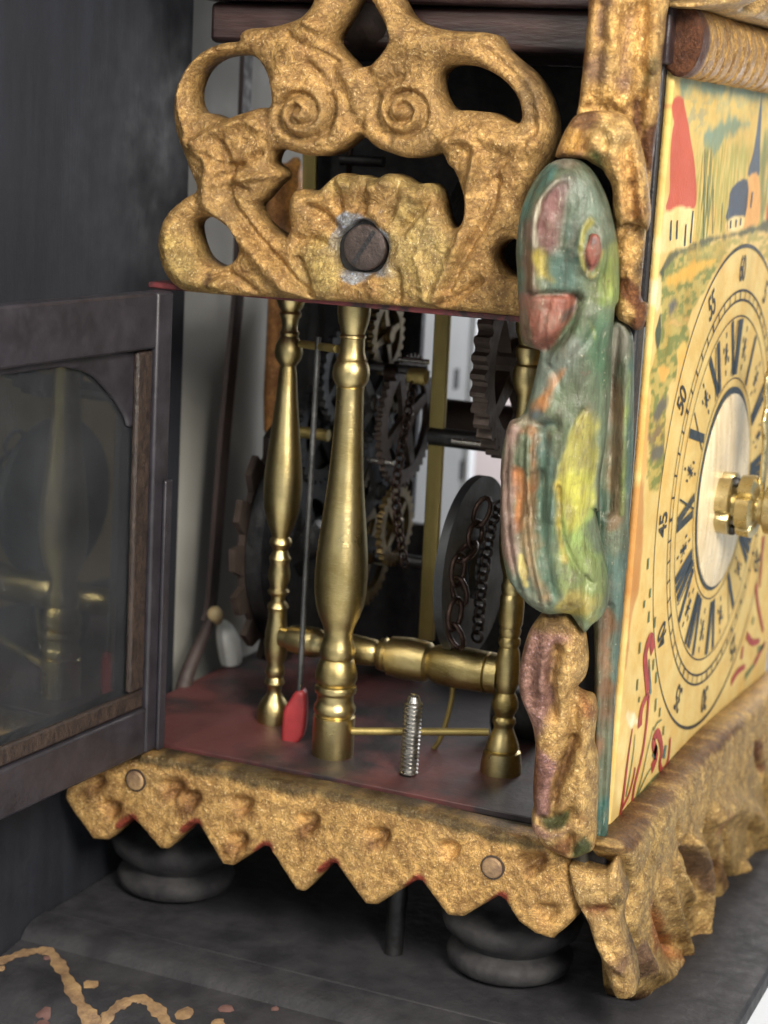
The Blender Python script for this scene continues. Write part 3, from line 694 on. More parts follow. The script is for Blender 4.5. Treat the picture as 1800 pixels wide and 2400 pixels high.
rid += [(z1([(600, 800), (690, 745), (760, 705), (860, 735), (930, 700), (1040, 745), (1110, 780)]), .022, .016), (z1([(700, 860), (760, 800), (850, 780), (930, 810), (1000, 870)]), .016, -.006)]
chip = (.42, .46, .60)
relief('carved_fret', M['gilt'], clock, fo, pf, .0028, .028, .032, .050, holes, [(a_, b_*.85, c_*(.80 if len(a_) < 20 else .9)) for a_, b_, c_ in rid], noise=[(26, .004), (70, .004)], edge=.018, grain=.0026, base=(.86, .81, .77),
       paint=[(z1([(735, 870), (800, 828), (880, 845), (915, 825), (905, 870), (955, 930), (965, 985), (985, 1055), (900, 1075), (800, 1092), (735, 1045), (695, 990), (725, 930)]), (.60, .95, 2.6), .004, .020),
              (z1([(1440, 240), (1500, 290), (1540, 370), (1520, 440), (1480, 470), (1450, 330)]), (.55, .5, .5), .012, .03),
              (z1([(640, 720), (800, 660), (960, 660), (1120, 700), (1130, 760), (900, 730), (700, 760)]), (.72, .80, .75), .014, .01),
              (z1([(1000, 760), (1150, 830), (1200, 1100), (1000, 1180), (950, 1000)]), (.85, .98, .95), .03, .03),
              (z1([(620, 960), (720, 950), (760, 1100), (700, 1160), (620, 1120)]), (.8, .95, .85), .03, .03),
              (z1([(60, 900), (150, 880), (200, 1050), (280, 1120), (160, 1120), (80, 1040)]), (.85, .95, .8), .03, .03),
              (z1([(240, 1060), (265, 1060), (262, 1125), (238, 1115)]), (.25, .2, .15), .006, .006)], colvar=.35)
# screw in the fret, sunk in its worn hole
sc_ = MB().lathe((sx[0], -.006, sx[2]), (0, -1, 0), [(0, .0455), (.021, .0455), (.0245, .043), (.026, .036)], 36)
so = sc_.build('screw', M['screw'], clock, smooth=True, sharp=35)
MB().add([(sx[0]+.042*math.cos(1.0)*k+.0045*math.sin(1.0)*q, -.0325, sx[2]+.042*math.sin(1.0)*k-.0045*math.cos(1.0)*q) for k, q in ((-.95, -1), (.95, -1), (.95, 1), (-.95, 1))], [(0, 1, 2, 3)]).build('screw_slot', M['black'], so)
MB().lathe((sx[0], -.004, sx[2]), (0, -1, 0), [(0, .070), (.003, .070)], 36).build('screw_plate', M['iron'], clock, smooth=True, sharp=35)

# hood above
hd = MB().box((-.03, .05, 1.60), (.94, 1.48, 2.2)).box((-.01, .09, 1.515), (.90, 1.44, 1.598)).build('hood', M['hood'], clock, bevel=.012)
A = at(852, 122, 1, .10)
MB().lathe((A[0], .16, A[2]), (0, 0, 1), [(0, .05), (.01, .07), (.03, .085), (.08, .095), (.16, .09)], 28).build('finial_knob', M['iron_brown'], clock, smooth=True)

# ================================================================== base skirts
zE = lambda p: zz(.7233, (100, 1700), p); zC = lambda p: zz(.3617, (1200, 1700), p)
ps = Plane((.4, -.062, -.1), (1, 0, 0), (0, 0, 1))
sk = zE([(330,84),(120,178),(85,195),(78,232),(110,285),(170,366),(215,370),(292,298),(322,322),(388,398),(410,398),(492,318),(512,318),(590,448),(622,452),(722,388),(738,392),(826,530),(852,536),(938,446),(956,446),(1050,575),(1085,580),(1215,500),(1232,502),(1315,612),(1365,618),(1480,550),(1500,562),(1545,632),(1600,672),(1660,690)])+zC([(270,1372),(350,1310),(400,1262),(425,1205),(412,1120),(392,1000),(376,900),(372,852)])+zE([(1600,362),(1200,262),(800,180),(500,118)])
prd = []
for x, y, r in [(430, 200, 30), (490, 235, 24), (655, 255, 30), (868, 310, 32), (1095, 360, 38), (1325, 400, 26), (1590, 445, 46), (180, 180, 26), (230, 265, 24), (640, 370, 26), (1640, 600, 26)]:
    prd.append((zE([(x-r*.6, y-r*.35), (x+r*.6, y-r*.3), (x, y+r*.5)]), .012, -.022))
red_n = [(292, 300), (502, 312), (732, 386), (947, 440), (1224, 495), (1490, 550)]
skp = [(zE([(x-44, y+14), (x-6, y-16), (x+20, y-14), (x+24, y+14), (x, y+30), (x-40, y+36)]), (.80, .10, .25), .004, .004) for x, y in red_n]
skp += [(zE([(x-36, y+24), (x+30, y-30), (x+36, y+10), (x-10, y+40)]), (.55, .38, .30), .016, .02) for x, y in [(430, 200), (490, 240), (655, 258), (868, 315), (1095, 362), (1600, 450), (180, 185), (240, 265), (640, 378)]]
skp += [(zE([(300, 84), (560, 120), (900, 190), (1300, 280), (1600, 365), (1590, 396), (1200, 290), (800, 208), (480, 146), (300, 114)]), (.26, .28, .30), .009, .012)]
relief('toothed_skirt', M['gilt'], clock, sk, ps, .0034, .016, .016, .045, (), prd, noise=[(14, .004), (60, .003)], sm=1, grain=.0016, paint=skp, colvar=.25, base=(1.12, 1.06, 1.0))
for x, y in ((312, 1832), (1150, 2037)):
    q = at(x, y, 1, -.09)
    pn = MB().lathe((q[0], -.078, q[2]), (0, -1, 0), [(0, .0215), (.006, .0215), (.0085, .019), (.0095, .012)], 24).build('brass_pin', M['goldpaint'], clock, smooth=True, sharp=35)
    MB().lathe((q[0], -.076, q[2]), (0, -1, 0), [(0, .0255), (.005, .0255)], 24).build('pin_shade_ring', M['iron_brown'], pn, smooth=True, sharp=35)  # dark disc standing in for the shaded ring round the pin
# front skirt below the dial with its thick end
pg = Plane((1.045, .4, -.1), (0, 1, 0), (0, 0, 1))
fs = zC([(640,780),(700,720),(790,650),(900,520),(1000,420),(1100,300),(1260,120),(1400,-20),(1659,-250),(2100,-640),(2350,-850),(2350,100),(2100,480),(1900,700),(1700,850),(1640,960),(1630,1090),(1600,1210),(1540,1290),(1470,1322),(1415,1312),(1396,1290),(1382,1350),(1345,1398),(1300,1406),(1270,1390),(1256,1440),(1250,1540),(1228,1618),(1190,1650),(1162,1640),(1150,1622),(1140,1700),(1118,1772),(1080,1796),(1010,1760),(960,1770),(850,1785),(745,1770),(720,1600),(705,1400),(690,1280),(720,1150),(735,1050),(700,900),(660,830)])
frd = [(zC(p), w_, h_) for p, w_, h_ in [([(980, 620), (1000, 800), (960, 1000)], .010, -.022), ([(1150, 700), (1180, 900), (1190, 1200), (1170, 1500)], .010, -.026), ([(1040, 1150), (1060, 1350), (1050, 1600)], .010, -.022), ([(1280, 620), (1310, 760), (1320, 900)], .010, -.022), ([(1420, 560), (1450, 700), (1440, 860)], .012, -.02), ([(1340, 1000), (1350, 1200), (1330, 1380)], .012, -.02), ([(950, 880), (1010, 1000), (1060, 1120)], .010, .018), ([(1560, 350), (1580, 500), (1560, 640)], .014, -.022),
  ([(900, 560), (820, 800), (740, 1000)], .014, -.012), ([(1060, 740), (1120, 900), (1130, 1100), (1100, 1400), (1090, 1600)], .018, .030), ([(1030, 760), (1080, 940), (1090, 1050)], .014, -.035),
  ([(880, 1000), (920, 1150), (1000, 1400), (1010, 1600)], .014, .025), ([(830, 1150), (880, 1330), (940, 1430)], .012, -.035), ([(1170, 620), (1240, 860), (1250, 1200), (1235, 1500)], .016, -.022),
  ([(1210, 560), (1330, 500), (1480, 600), (1520, 800), (1500, 1000)], .030, .030), ([(1300, 860), (1380, 1060), (1430, 1230)], .012, -.028), ([(1400, 900), (1480, 1080), (1530, 1200)], .02, .022),
  ([(1500, 100), (1520, 200), (1540, 280)], .016, -.03), ([(1620, 30), (1640, 140)], .02, -.03), ([(750, 1480), (800, 1560), (900, 1600), (960, 1500)], .02, .02), ([(1560, 660), (1600, 800), (1620, 1000)], .012, -.02), ([(1700, 200), (1720, 500), (1650, 800)], .03, .02)]]
fpt = [(zC(p), c_, s_, w_) for p, c_, s_, w_ in [
  ([(1010, 740), (1080, 770), (1130, 900), (1130, 1040), (1080, 960), (1020, 820)], purple(.75), .012, .02), ([(850, 1240), (900, 1300), (945, 1430), (900, 1410), (860, 1320)], (.30, .10, .10), .006, .01),
  ([(800, 1180), (840, 1160), (900, 1260), (960, 1440), (1000, 1480), (900, 1500), (820, 1400)], (.95, .50, .36), .014, .02), ([(700, 1470), (760, 1380), (790, 1560), (780, 1620), (700, 1580)], purple(.75), .01, .02),
  ([(940, 1540), (1000, 1560), (1040, 1660), (960, 1640)], purple(1.0), .012, .02), ([(700, 1720), (780, 1700), (790, 1770), (720, 1780)], (.3, .22, .2), .01, .02), ([(900, 1760), (1000, 1700), (1060, 1760), (960, 1800)], (.5, .42, .3), .012, .02),
  ([(1490, 100), (1540, 90), (1560, 260), (1520, 260)], (.4, .22, .24), .012, .02), ([(1220, 580), (1250, 560), (1270, 680), (1230, 680)], (1.0, .55, .42), .014, .02), ([(1240, 860), (1320, 860), (1330, 1020), (1260, 1000)], (.5, .36, .3), .014, .02),
  ([(640, 780), (1100, 280), (1400, -20), (1420, 5), (1100, 315), (680, 800)], (.42, .29, .25), .006, .012), ([(760, 760), (880, 620), (1060, 430), (1000, 700), (760, 1000)], (.92, .95, .9), .02, .02), ([(930, 1150), (980, 1150), (1010, 1280), (970, 1280)], (.42, .45, .42), .014, .02)]]
relief('acanthus_skirt', M['gilt'], clock, fs, pg, .0042, .034, .034, .045, (), [(a_, b_*1.1, c_*1.15) for a_, b_, c_ in frd], noise=[(16, .005), (46, .003)], grain=.003, paint=fpt, colvar=.3, base=(1.0, 1.0, .95))
# end block of the front skirt, facing the side
pe = Plane((1.0, -.075, -.2), (1, .15, 0), (0, 0, 1))
eb = zC([(372,905),(440,920),(520,940),(605,950),(660,870),(690,880),(700,1000),(735,1120),(700,1290),(760,1480),(790,1600),(800,1740),(740,1770),(670,1755),(640,1680),(590,1540),(540,1420),(500,1290),(450,1200),(415,1130),(385,1010)])
relief('skirt_end', M['gilt_worn'], clock, eb, pe, .0036, .020, .022, .06, (), [(zC([(690, 880), (720, 1000), (735, 1080)]), .006, -.015), (zC([(450, 1190), (560, 1180), (650, 1190)]), .010, -.012), (zC([(560, 1420), (640, 1500), (740, 1560)]), .012, .012)], noise=[(22, .016), (50, .008)], grain=.003,
       paint=[(zC([(430, 1170), (600, 1150), (640, 1190), (560, 1210), (440, 1200)]), (.55, .25, .2), .01, .02), (zC([(660, 1080), (700, 1060), (740, 1130), (700, 1180), (660, 1150)]), (.35, .38, .34), .008, .015), (zC([(690, 1480), (760, 1400), (790, 1560), (740, 1620), (650, 1560)]), purple(.8), .01, .02)], colvar=.3)

# ================================================================== corner post, carved bird and scrolls
MB().box((.905, .004, -.01), (.990, .052, 1.02)).build('corner_post', M['black'], clock, bevel=.006)
MB().box((.955, -.03, -.075), (1.02, .05, -.012)).build('corner_block', M['black'], clock, bevel=.006)
U = (.957, .29, 0)
z6 = lambda p: zz(.3843, (1100, 350), p); z7 = lambda p: zz(.4519, (1100, 1100), p); zH = lambda p: zz(.2471, (1150, 200), p); z8 = lambda p: zz(.3165, (1350, 0), p)
TEAL = (.065, .125, .085); GREY = (.17, .22, .155); YEL = (.36, .33, .085); MAUVE = (.24, .12, .11); REDP = (.31, .115, .080); ORG = (.40, .18, .07); BRN = (.19, .11, .075); GOLD = (.40, .27, .085); LGREEN = (.25, .34, .10)
# rear wing, nearer the dial
pw = Plane((.985, -.045, .5), U, (0, 0, 1))
wing = z6([(870,1060),(905,1040),(950,1065),(990,1120),(1003,1200),(1005,1450),(1004,1700),(990,2000),(975,2212)])+z7([(828,400),(808,600),(792,800),(772,1000),(757,1200),(742,1450),(728,1700),(710,1925),(640,1960),(640,1500),(650,1000),(640,700)])+z6([(760,2000),(800,1500),(850,1150)])
relief('bird_wing', M['bird'], clock, wing, pw, .0036, .030, .03, .02, (), [(z6([(900, 1080), (870, 1500), (850, 2200)]), .012, -.02), (z6([(960, 1300), (945, 2200)]), .008, .012), (z7([(720, 700), (700, 1400), (680, 1900)]), .012, -.015)],
       noise=[(16, .012), (50, .004)], base=(.13, .155, .10), colvar=.4,
       paint=[(z6([(870, 1080), (960, 1080), (900, 1400), (850, 1700)]), (.22, .21, .17), .012, .02), (z6([(870, 1500), (930, 1450), (920, 2212), (860, 2212)]), (.19, .135, .075), .010, .02), (z6([(965, 1400), (980, 1400), (955, 2100), (930, 2212), (925, 2100)]), (.30, .40, .12), .006, .006), (z6([(980, 1200), (1005, 1200), (1000, 2200), (960, 2200)]), (.085, .15, .12), .008, .01),
              (z7([(640, 100), (700, 60), (720, 400), (740, 640), (690, 640)]), TEAL, .012, .02), (z7([(690, 700), (760, 700), (735, 1100), (700, 1400), (660, 1400)]), (.24, .14, .075), .014, .02), (z7([(740, 500), (830, 300), (790, 800), (760, 1100), (740, 900)]), (.10, .16, .13), .012, .02), (z7([(640, 1780), (720, 1700), (710, 1940), (640, 1960)]), (.05, .13, .11), .01, .02)])
# the bird itself
pbd = Plane((.955, -.105, .5), U, (0, 0, 1))
bird = zH([(520,770),(600,720),(700,690),(820,700),(920,760),(1000,860),(1080,1010),(1140,1180),(1180,1360),(1210,1550),(1222,1750),(1215,2023)])+z6([(890,960),(880,1060),(872,1150),(865,1300),(860,1500),(830,1800),(800,2000),(790,2212)])+z7([(650,200),(690,400),(720,560),(722,680),(690,760),(640,800),(600,840),(560,800),(520,745),(470,742),(420,745),(370,735),(300,690),(240,622),(200,560),(178,470),(165,380),(160,200),(164,60)])+z6([(188,2000),(198,1850),(215,1760),(245,1665),(300,1640),(335,1600),(360,1540),(385,1450),(410,1340),(430,1235),(400,1218),(345,1195),(318,1150),(305,1050),(302,950),(295,860)])+zH([(250,1750),(240,1600),(248,1450),(262,1320),(290,1180),(340,1040),(420,890)])
WHT = (.50, .46, .36)
bpn = [(zH([(240, 1900), (250, 1300), (330, 1050), (520, 770), (640, 740), (560, 900), (430, 1080), (340, 1300), (330, 1600), (330, 2000)]), (.07, .165, .14), .010, .015),
 (zH([(420, 1240), (470, 1120), (600, 960), (700, 900), (770, 920), (760, 1000), (730, 1100), (720, 1280), (690, 1420), (680, 1520), (560, 1600), (430, 1500), (340, 1480), (330, 1300)]), MAUVE, .012, .012),
 (zH([(330, 1500), (420, 1560), (420, 1800), (430, 1950), (340, 2000)]), (.20, .12, .085), .014, .015),
 (zH([(760, 900), (1000, 900), (1120, 1200), (1160, 1400), (980, 1240), (860, 1240), (760, 1300)]), (.19, .24, .18), .02, .02),
 (zH([(720, 1300), (830, 1400), (850, 1700), (880, 1900), (740, 2023), (600, 1960), (560, 1700), (690, 1550)]), (.085, .15, .12), .02, .02),
 (zH([(1000, 1900), (1080, 1600), (1210, 1600), (1215, 2023), (1000, 2023)]), (.20, .27, .08), .02, .03), (zH([(1120, 1650), (1160, 1500), (1190, 1700), (1150, 1950), (1110, 1900)]), (.30, .34, .09), .012, .015),
 (zH([(850, 1450), (880, 1320), (940, 1230), (990, 1280), (960, 1330), (910, 1400), (905, 1560), (930, 1700), (970, 1780), (1020, 1700), (1045, 1560), (1075, 1560), (1050, 1700), (980, 1810), (930, 1780), (860, 1680), (840, 1560)]), YEL, .004, .005),
 (zH([(415, 1590), (520, 1580), (540, 1680), (600, 1800), (580, 1840), (490, 1830), (440, 1720)]), (.42, .34, .08), .008, .012),
 (z6([(330, 880), (400, 870), (520, 870), (640, 880), (655, 920), (630, 1000), (600, 1040), (550, 1120), (500, 1200), (450, 1222), (400, 1215), (370, 1050)]), REDP, .005, .006),
 (z6([(300, 900), (345, 900), (400, 1210), (340, 1190), (305, 1080)]), (.26, .15, .11), .010, .01),
 (z6([(430, 1235), (520, 1200), (640, 1100), (760, 1180), (640, 1280), (560, 1420), (480, 1480), (400, 1500), (385, 1440)]), (.20, .24, .20), .016, .02),
 (z6([(640, 1040), (780, 1000), (860, 1050), (850, 1400), (760, 1330), (700, 1140)]), (.09, .17, .09), .02, .02), (z6([(720, 1020), (760, 1030), (790, 1150), (770, 1170)]), (.42, .45, .12), .006, .01),
 (z6([(600, 1310), (560, 1330), (500, 1420), (430, 1500), (380, 1540), (390, 1580), (480, 1500), (560, 1400)]), ORG, .008, .014),
 (z6([(360, 1590), (440, 1540), (500, 1600), (510, 1660), (440, 1640), (370, 1640)]), (.08, .11, .12), .012, .02),
 (z6([(710, 1550), (760, 1600), (780, 1700), (760, 2000), (740, 2212), (560, 2212), (520, 2150), (540, 1980), (580, 1800), (640, 1640)]), YEL, .006, .012),
 (z7([(440, 40), (640, 0), (630, 200), (610, 330), (700, 480), (640, 560), (520, 480), (480, 380), (455, 200)]), LGREEN, .012, .02), (z7([(440, 60), (480, 40), (490, 300), (510, 430), (470, 370), (450, 200)]), (.55, .42, .07), .006, .008), (z7([(480, 0), (630, 0), (620, 200), (520, 300), (490, 150)]), (.46, .44, .085), .010, .015),
 (z7([(470, 440), (560, 480), (700, 520), (720, 640), (640, 800), (560, 700), (480, 560)]), (.24, .30, .11), .016, .03), (z7([(540, 560), (640, 640), (640, 760), (560, 740), (480, 660)]), (.40, .33, .09), .014, .03),
 (z6([(330, 1700), (400, 1750), (380, 2000), (330, 2100), (300, 2212), (340, 2212), (420, 2000), (440, 1720)]), ORG, .008, .018), (z7([(220, 0), (300, 0), (290, 200), (250, 300), (235, 150)]), (.48, .20, .075), .008, .015),
 (z6([(205, 1850), (250, 1670), (300, 1700), (260, 1900), (240, 2200), (190, 2212)]), (.24, .16, .13), .010, .015), (z6([(440, 1660), (500, 1700), (520, 2200), (450, 2212)]), (.10, .16, .13), .012, .02), (z7([(370, 0), (440, 0), (440, 300), (470, 600), (400, 640), (370, 400)]), (.10, .17, .12), .012, .02),
 (z7([(290, 0), (365, 0), (350, 400), (400, 620), (330, 560), (280, 300)]), (.30, .21, .11), .010, .02), (z7([(165, 0), (225, 0), (240, 300), (280, 560), (230, 560), (180, 430)]), (.22, .145, .115), .012, .02), (z7([(190, 540), (300, 560), (400, 690), (380, 735), (300, 690)]), (.16, .20, .15), .014, .02)]
bpn += [(zH([(700, 880), (640, 885), (540, 980), (470, 1080), (440, 1200), (425, 1350), (428, 1500), (455, 1500), (452, 1350), (470, 1200), (500, 1100), (570, 1000), (660, 915)]), WHT, .0032, .005), (zH([(600, 700), (760, 690), (860, 740), (820, 770), (700, 760), (620, 740)]), (.34, .32, .25), .006, .008), (z6([(300, 1640), (350, 1600), (430, 1640), (520, 1650), (510, 1680), (400, 1665), (310, 1665)]), (.36, .33, .24), .004, .008), (z6([(570, 990), (640, 940), (650, 960), (580, 1040)]), (.10, .06, .05), .005, .006), (zH([(925, 1480), (965, 1420), (1010, 1405), (1045, 1460), (1055, 1560), (1025, 1660), (960, 1740), (912, 1640), (900, 1560)]), (.27, .085, .06), .0035, .002), (z7([(268, 420), (285, 420), (310, 560), (290, 560)]), (.52, .44, .16), .003, .006), (z7([(345, 1700), (365, 1690), (370, 1740), (350, 1745)]), WHT, .003, .003)]
brd = [(z6([(250, 1720), (235, 1900), (225, 2200)]), .004, -.010), (z6([(345, 1700), (335, 1950), (325, 2200)]), .004, -.010), (z6([(390, 1700), (385, 2000), (375, 2200)]), .004, -.009), (z7([(200, 0), (210, 300), (270, 600)]), .004, -.010), (z7([(300, 0), (310, 300), (370, 640)]), .004, -.010), (z7([(340, 0), (350, 300), (410, 660)]), .004, -.009),
 (zH([(640, 890), (500, 1060), (440, 1250), (425, 1500), (430, 1900)]), .007, .012), (zH([(720, 930), (730, 1150), (700, 1400), (680, 1540)]), .006, -.006), (zH([(860, 1480), (890, 1340), (960, 1260), (1040, 1330), (1075, 1500), (1050, 1700), (975, 1800), (900, 1720), (855, 1600)]), .006, .008), (z6([(370, 870), (520, 862), (650, 875)]), .006, -.012), (z6([(500, 880), (470, 1050), (460, 1200)]), .005, -.006),
 (z6([(700, 1560), (610, 1760), (550, 2000), (530, 2200)]), .005, -.008), (z6([(770, 1620), (775, 1900), (745, 2200)]), .005, -.008), (z7([(470, 60), (490, 300), (560, 470), (640, 560)]), .005, -.010), (z7([(640, 200), (690, 420), (700, 620)]), .005, -.008), (z6([(430, 1260), (520, 1330), (560, 1420)]), .006, -.008), (z6([(620, 1250), (700, 1180), (760, 1080)]), .006, -.007), (z7([(520, 740), (600, 640), (610, 520)]), .006, -.008), (z6([(460, 1680), (450, 1900), (440, 2200)]), .012, -.016), (z7([(370, 0), (380, 300), (440, 600)]), .012, -.016), (z6([(300, 1700), (280, 2200)]), .012, -.014), (z7([(260, 0), (270, 300), (330, 600)]), .012, -.014),
 (z6([(640, 1650), (560, 1900), (520, 2200)]), .008, .010), (zH([(560, 850), (440, 1150), (410, 1500), (420, 1900)]), .012, .014), (zH([(960, 1540), (962, 1560)]), .022, .018), (z6([(330, 1195), (430, 1240), (600, 1080), (660, 900)]), .012, -.030), (z6([(330, 1640), (420, 1660), (520, 1650)]), .012, -.018), (z6([(860, 1100), (840, 1500), (780, 2100)]), .02, -.015)]
bo_ = relief('carved_bird', M['bird'], clock, bird, pbd, .0034, .080, .072, .012, (), brd, noise=[(14, .022), (45, .006)], base=(.13, .165, .100), paint=bpn, back=.05, backrnd=.05, colvar=.5, edge=.02, soften=1.1)
# painted eye
ec = pbd.px(zH([(975, 1550)]))[0]
pq = Plane(tuple(pbd.P0+pbd.u*ec[0]+pbd.v*ec[1]+pbd.n*.097), (.84, .545, 0), (0, 0, 1))
relief('bird_eye', M['bird'], bo_, zH([(930, 1500), (960, 1430), (1000, 1410), (1035, 1450), (1045, 1550), (1020, 1640), (960, 1720), (920, 1640), (905, 1560)]), pq, .0025, .006, .014, .03, (), (), base=(.30, .085, .06), paint=[(zH([(950, 1460), (990, 1450), (1000, 1500), (960, 1510)]), (.09, .05, .07), .006, .004)])
# gilded drapery below the bird
drape = z7([(385,745),(430,750),(500,745),(540,770),(570,800),(600,840),(612,900),(620,1000),(600,1080),(560,1130),(600,1160),(650,1180),(665,1250),(655,1340),(650,1420),(668,1500),(670,1650),(662,1800),(655,1950),(600,1985),(535,2010),(460,1985),(390,1950),(355,1900),(328,1868),(322,1800),(334,1745),(330,1680),(336,1560),(342,1430),(330,1340),(300,1260),(268,1180),(255,1080),(270,980),(300,870),(335,805)])
pd = Plane((.965, -.095, .2), U, (0, 0, 1))
MV = (.62, .34, .36)
dpt = [(z7([(340, 800), (520, 830), (460, 900), (430, 1050), (440, 1200), (360, 1350), (330, 1330), (260, 1150), (260, 1000), (300, 880)]), (.60, .52, 1.10), .010, .012), (z7([(335, 1400), (360, 1420), (470, 1480), (450, 1600), (420, 1760), (335, 1740)]), (.58, .48, 1.06), .008, .012), (z7([(330, 1690), (350, 1400), (345, 1500), (345, 1760)]), (.55, .28, .20), .008, .01),
 (z7([(370, 760), (440, 745), (540, 770), (520, 830), (420, 810), (360, 820)]), (.30, .27, .26), .010, .012), (z7([(365, 1775), (430, 1790), (520, 1740), (515, 1800), (450, 1830), (390, 1820)]), (.12, .28, .26), .006, .01), (z7([(330, 1830), (460, 1840), (520, 1800), (500, 1860), (400, 1880), (335, 1860)]), (.74, .66, 1.2), .008, .012), (z7([(540, 1980), (600, 1860), (630, 1960), (570, 1990)]), (.14, .38, .32), .006, .01), (z7([(380, 1910), (520, 1890), (520, 1990), (400, 1960)]), (.55, .32, .28), .01, .015),
 (z7([(540, 1360), (560, 1400), (480, 1600), (460, 1700), (440, 1650)]), (.38, .24, .22), .010, .01), (z7([(560, 1140), (650, 1170), (655, 1290), (580, 1260)]), (.75, .45, .38), .014, .02), (z7([(620, 1000), (620, 900), (650, 1100), (640, 1150)]), (.2, .4, .3), .01, .01)]
drd = [(z7([(460, 900), (430, 1050), (440, 1250)]), .010, -.03), (z7([(350, 850), (330, 1000), (320, 1200)]), .014, -.014), (z7([(540, 1380), (500, 1500), (440, 1700), (440, 1760)]), .010, -.026), (z7([(560, 1130), (540, 1250), (560, 1380)]), .012, -.022), (z7([(330, 1760), (430, 1800), (530, 1740)]), .010, -.026), (z7([(400, 900), (380, 1100)]), .02, .014), (z7([(530, 1860), (540, 1990)]), .008, -.02), (z7([(600, 1400), (590, 1800)]), .02, .014), (z7([(520, 900), (520, 1100)]), .03, .014)]
relief('carved_drapery', M['gilt'], clock, drape, pd, .0034, .045, .036, .02, (), drd, noise=[(16, .014), (48, .007)], grain=.003, paint=dpt, back=.03, backrnd=.04, colvar=.35, edge=.025)
# carved leaf scroll and fluted post above the bird
pu = Plane((.975, -.06, 1.2), U, (0, 0, 1))
post = z8([(60,-250),(690,-250),(690,0),(672,120),(655,300),(640,450),(625,640),(612,860),(590,1020),(560,1300),(530,1600),(505,1900),(480,2200)])+zz(.2712, (1400, 500), [(440,800),(400,980),(330,1010),(260,960),(160,880),(180,600)])+z8([(290,1900),(270,1700),(260,1300),(120,1100),(10,880),(20,780),(40,600),(70,300),(95,0)])
prd2 = [(z8([(190, 60), (180, 350), (130, 700)]), .012, -.018), (z8([(370, 80), (360, 420), (320, 700)]), .012, -.014), (z8([(500, 60), (480, 400), (440, 780)]), .014, -.024), (z8([(520, 560), (480, 1000), (540, 1400)]), .012, -.02), (z8([(280, 60), (250, 600)]), .03, .016), (z8([(580, 60), (560, 500), (530, 800)]), .025, .014), (z8([(40, 800), (200, 800), (400, 880)]), .014, -.020), (z8([(620, 600), (600, 1000), (560, 1500), (520, 2000)]), .012, -.02)]
ppt = [(z8([(160, 110), (215, 110), (200, 350), (160, 360)]), purple(.8), .010, .012), (z8([(180, -10), (250, 0), (250, 60), (200, 70)]), purple(.9), .008, .008), (z8([(90, 440), (190, 430), (180, 560), (60, 620)]), purple(.9), .012, .02), (z8([(480, 560), (560, 480), (580, 600), (500, 660)]), (.32, .40, .40), .012, .02), (z8([(415, 740), (480, 740), (480, 960), (430, 960)]), (.28, .15, .13), .008, .012),
 (z8([(510, 980), (600, 900), (640, 700), (660, 700), (620, 1200), (590, 1700), (540, 2200), (500, 2400), (440, 2400), (520, 1700), (540, 1300), (500, 1080)]), (.26, .13, .11), .010, .02), (z8([(640, 400), (700, 0), (720, 0), (680, 500), (640, 900)]), (.20, .10, .09), .006, .01), (z8([(360, 180), (420, 200), (380, 560), (330, 640), (320, 400)]), purple(1.2), .012, .02),
 (zz(.2712, (1400, 500), [(190, 540), (300, 550), (430, 700), (440, 950), (330, 1000), (310, 800), (200, 700)]), (.36, .16, .10), .010, .03), (zz(.2712, (1400, 500), [(380, 300), (440, 300), (400, 500), (320, 500)]), (.36, .33, .36), .010, .015), (z8([(60, -250), (110, 0), (70, 500), (20, 760), (10, 500)]), (.45, .25, .20), .012, .02)]
relief('carved_post', M['gilt'], clock, post, pu, .0038, .034, .03, .03, (), prd2, noise=[(16, .016), (48, .009)], grain=.007, paint=ppt, colvar=.35, edge=.02, base=(1.1, 1.05, .95))
leaf = zH([(640,690),(620,640),(680,480),(740,370),(800,290),(900,250),(1040,240),(1180,250),(1290,290),(1360,360),(1400,480),(1440,600),(1480,800),(1510,1050),(1520,1250),(1480,1400),(1450,1340),(1300,1300),(1220,1330),(1170,1180),(1150,960),(1090,850),(1060,800),(960,740),(880,700)])
pf2 = Plane((.968, -.10, 1.1), U, (0, 0, 1))
relief('carved_leaf', M['gilt'], clock, leaf, pf2, .0032, .040, .034, .02, (), [(zH([(780, 330), (950, 300), (1150, 330)]), .012, -.016), (zH([(1100, 560), (1030, 420), (900, 450), (860, 600)]), .012, -.022), (zH([(1280, 600), (1310, 900), (1330, 1250)]), .014, -.022), (zH([(1180, 640), (1230, 900), (1240, 1200)]), .016, .016), (zH([(1410, 640), (1450, 1000), (1460, 1300)]), .014, .014), (zH([(1110, 450), (1120, 470)]), .03, .025)],
       noise=[(20, .018), (50, .009)], grain=.003, paint=[(zH([(660, 660), (720, 420), (820, 300), (960, 280), (1000, 400), (900, 460), (860, 640), (960, 680), (900, 720)]), (.42, .28, .28), .010, .02), (zH([(700, 480), (860, 460), (870, 640), (720, 680)]), (1.15, 1.0, .7), .012, .02), (zH([(950, 640), (1050, 640), (1090, 780), (1050, 840), (960, 760)]), (.16, .36, .24), .010, .015), (zH([(1340, 880), (1440, 1000), (1460, 1320), (1300, 1240)]), (.52, .34, .26), .014, .03), (zH([(1000, 400), (1200, 330), (1220, 560), (1020, 560)]), (1.25, 1.3, 1.3), .014, .02)], colvar=.35, base=(1.1, 1.05, 1.0))

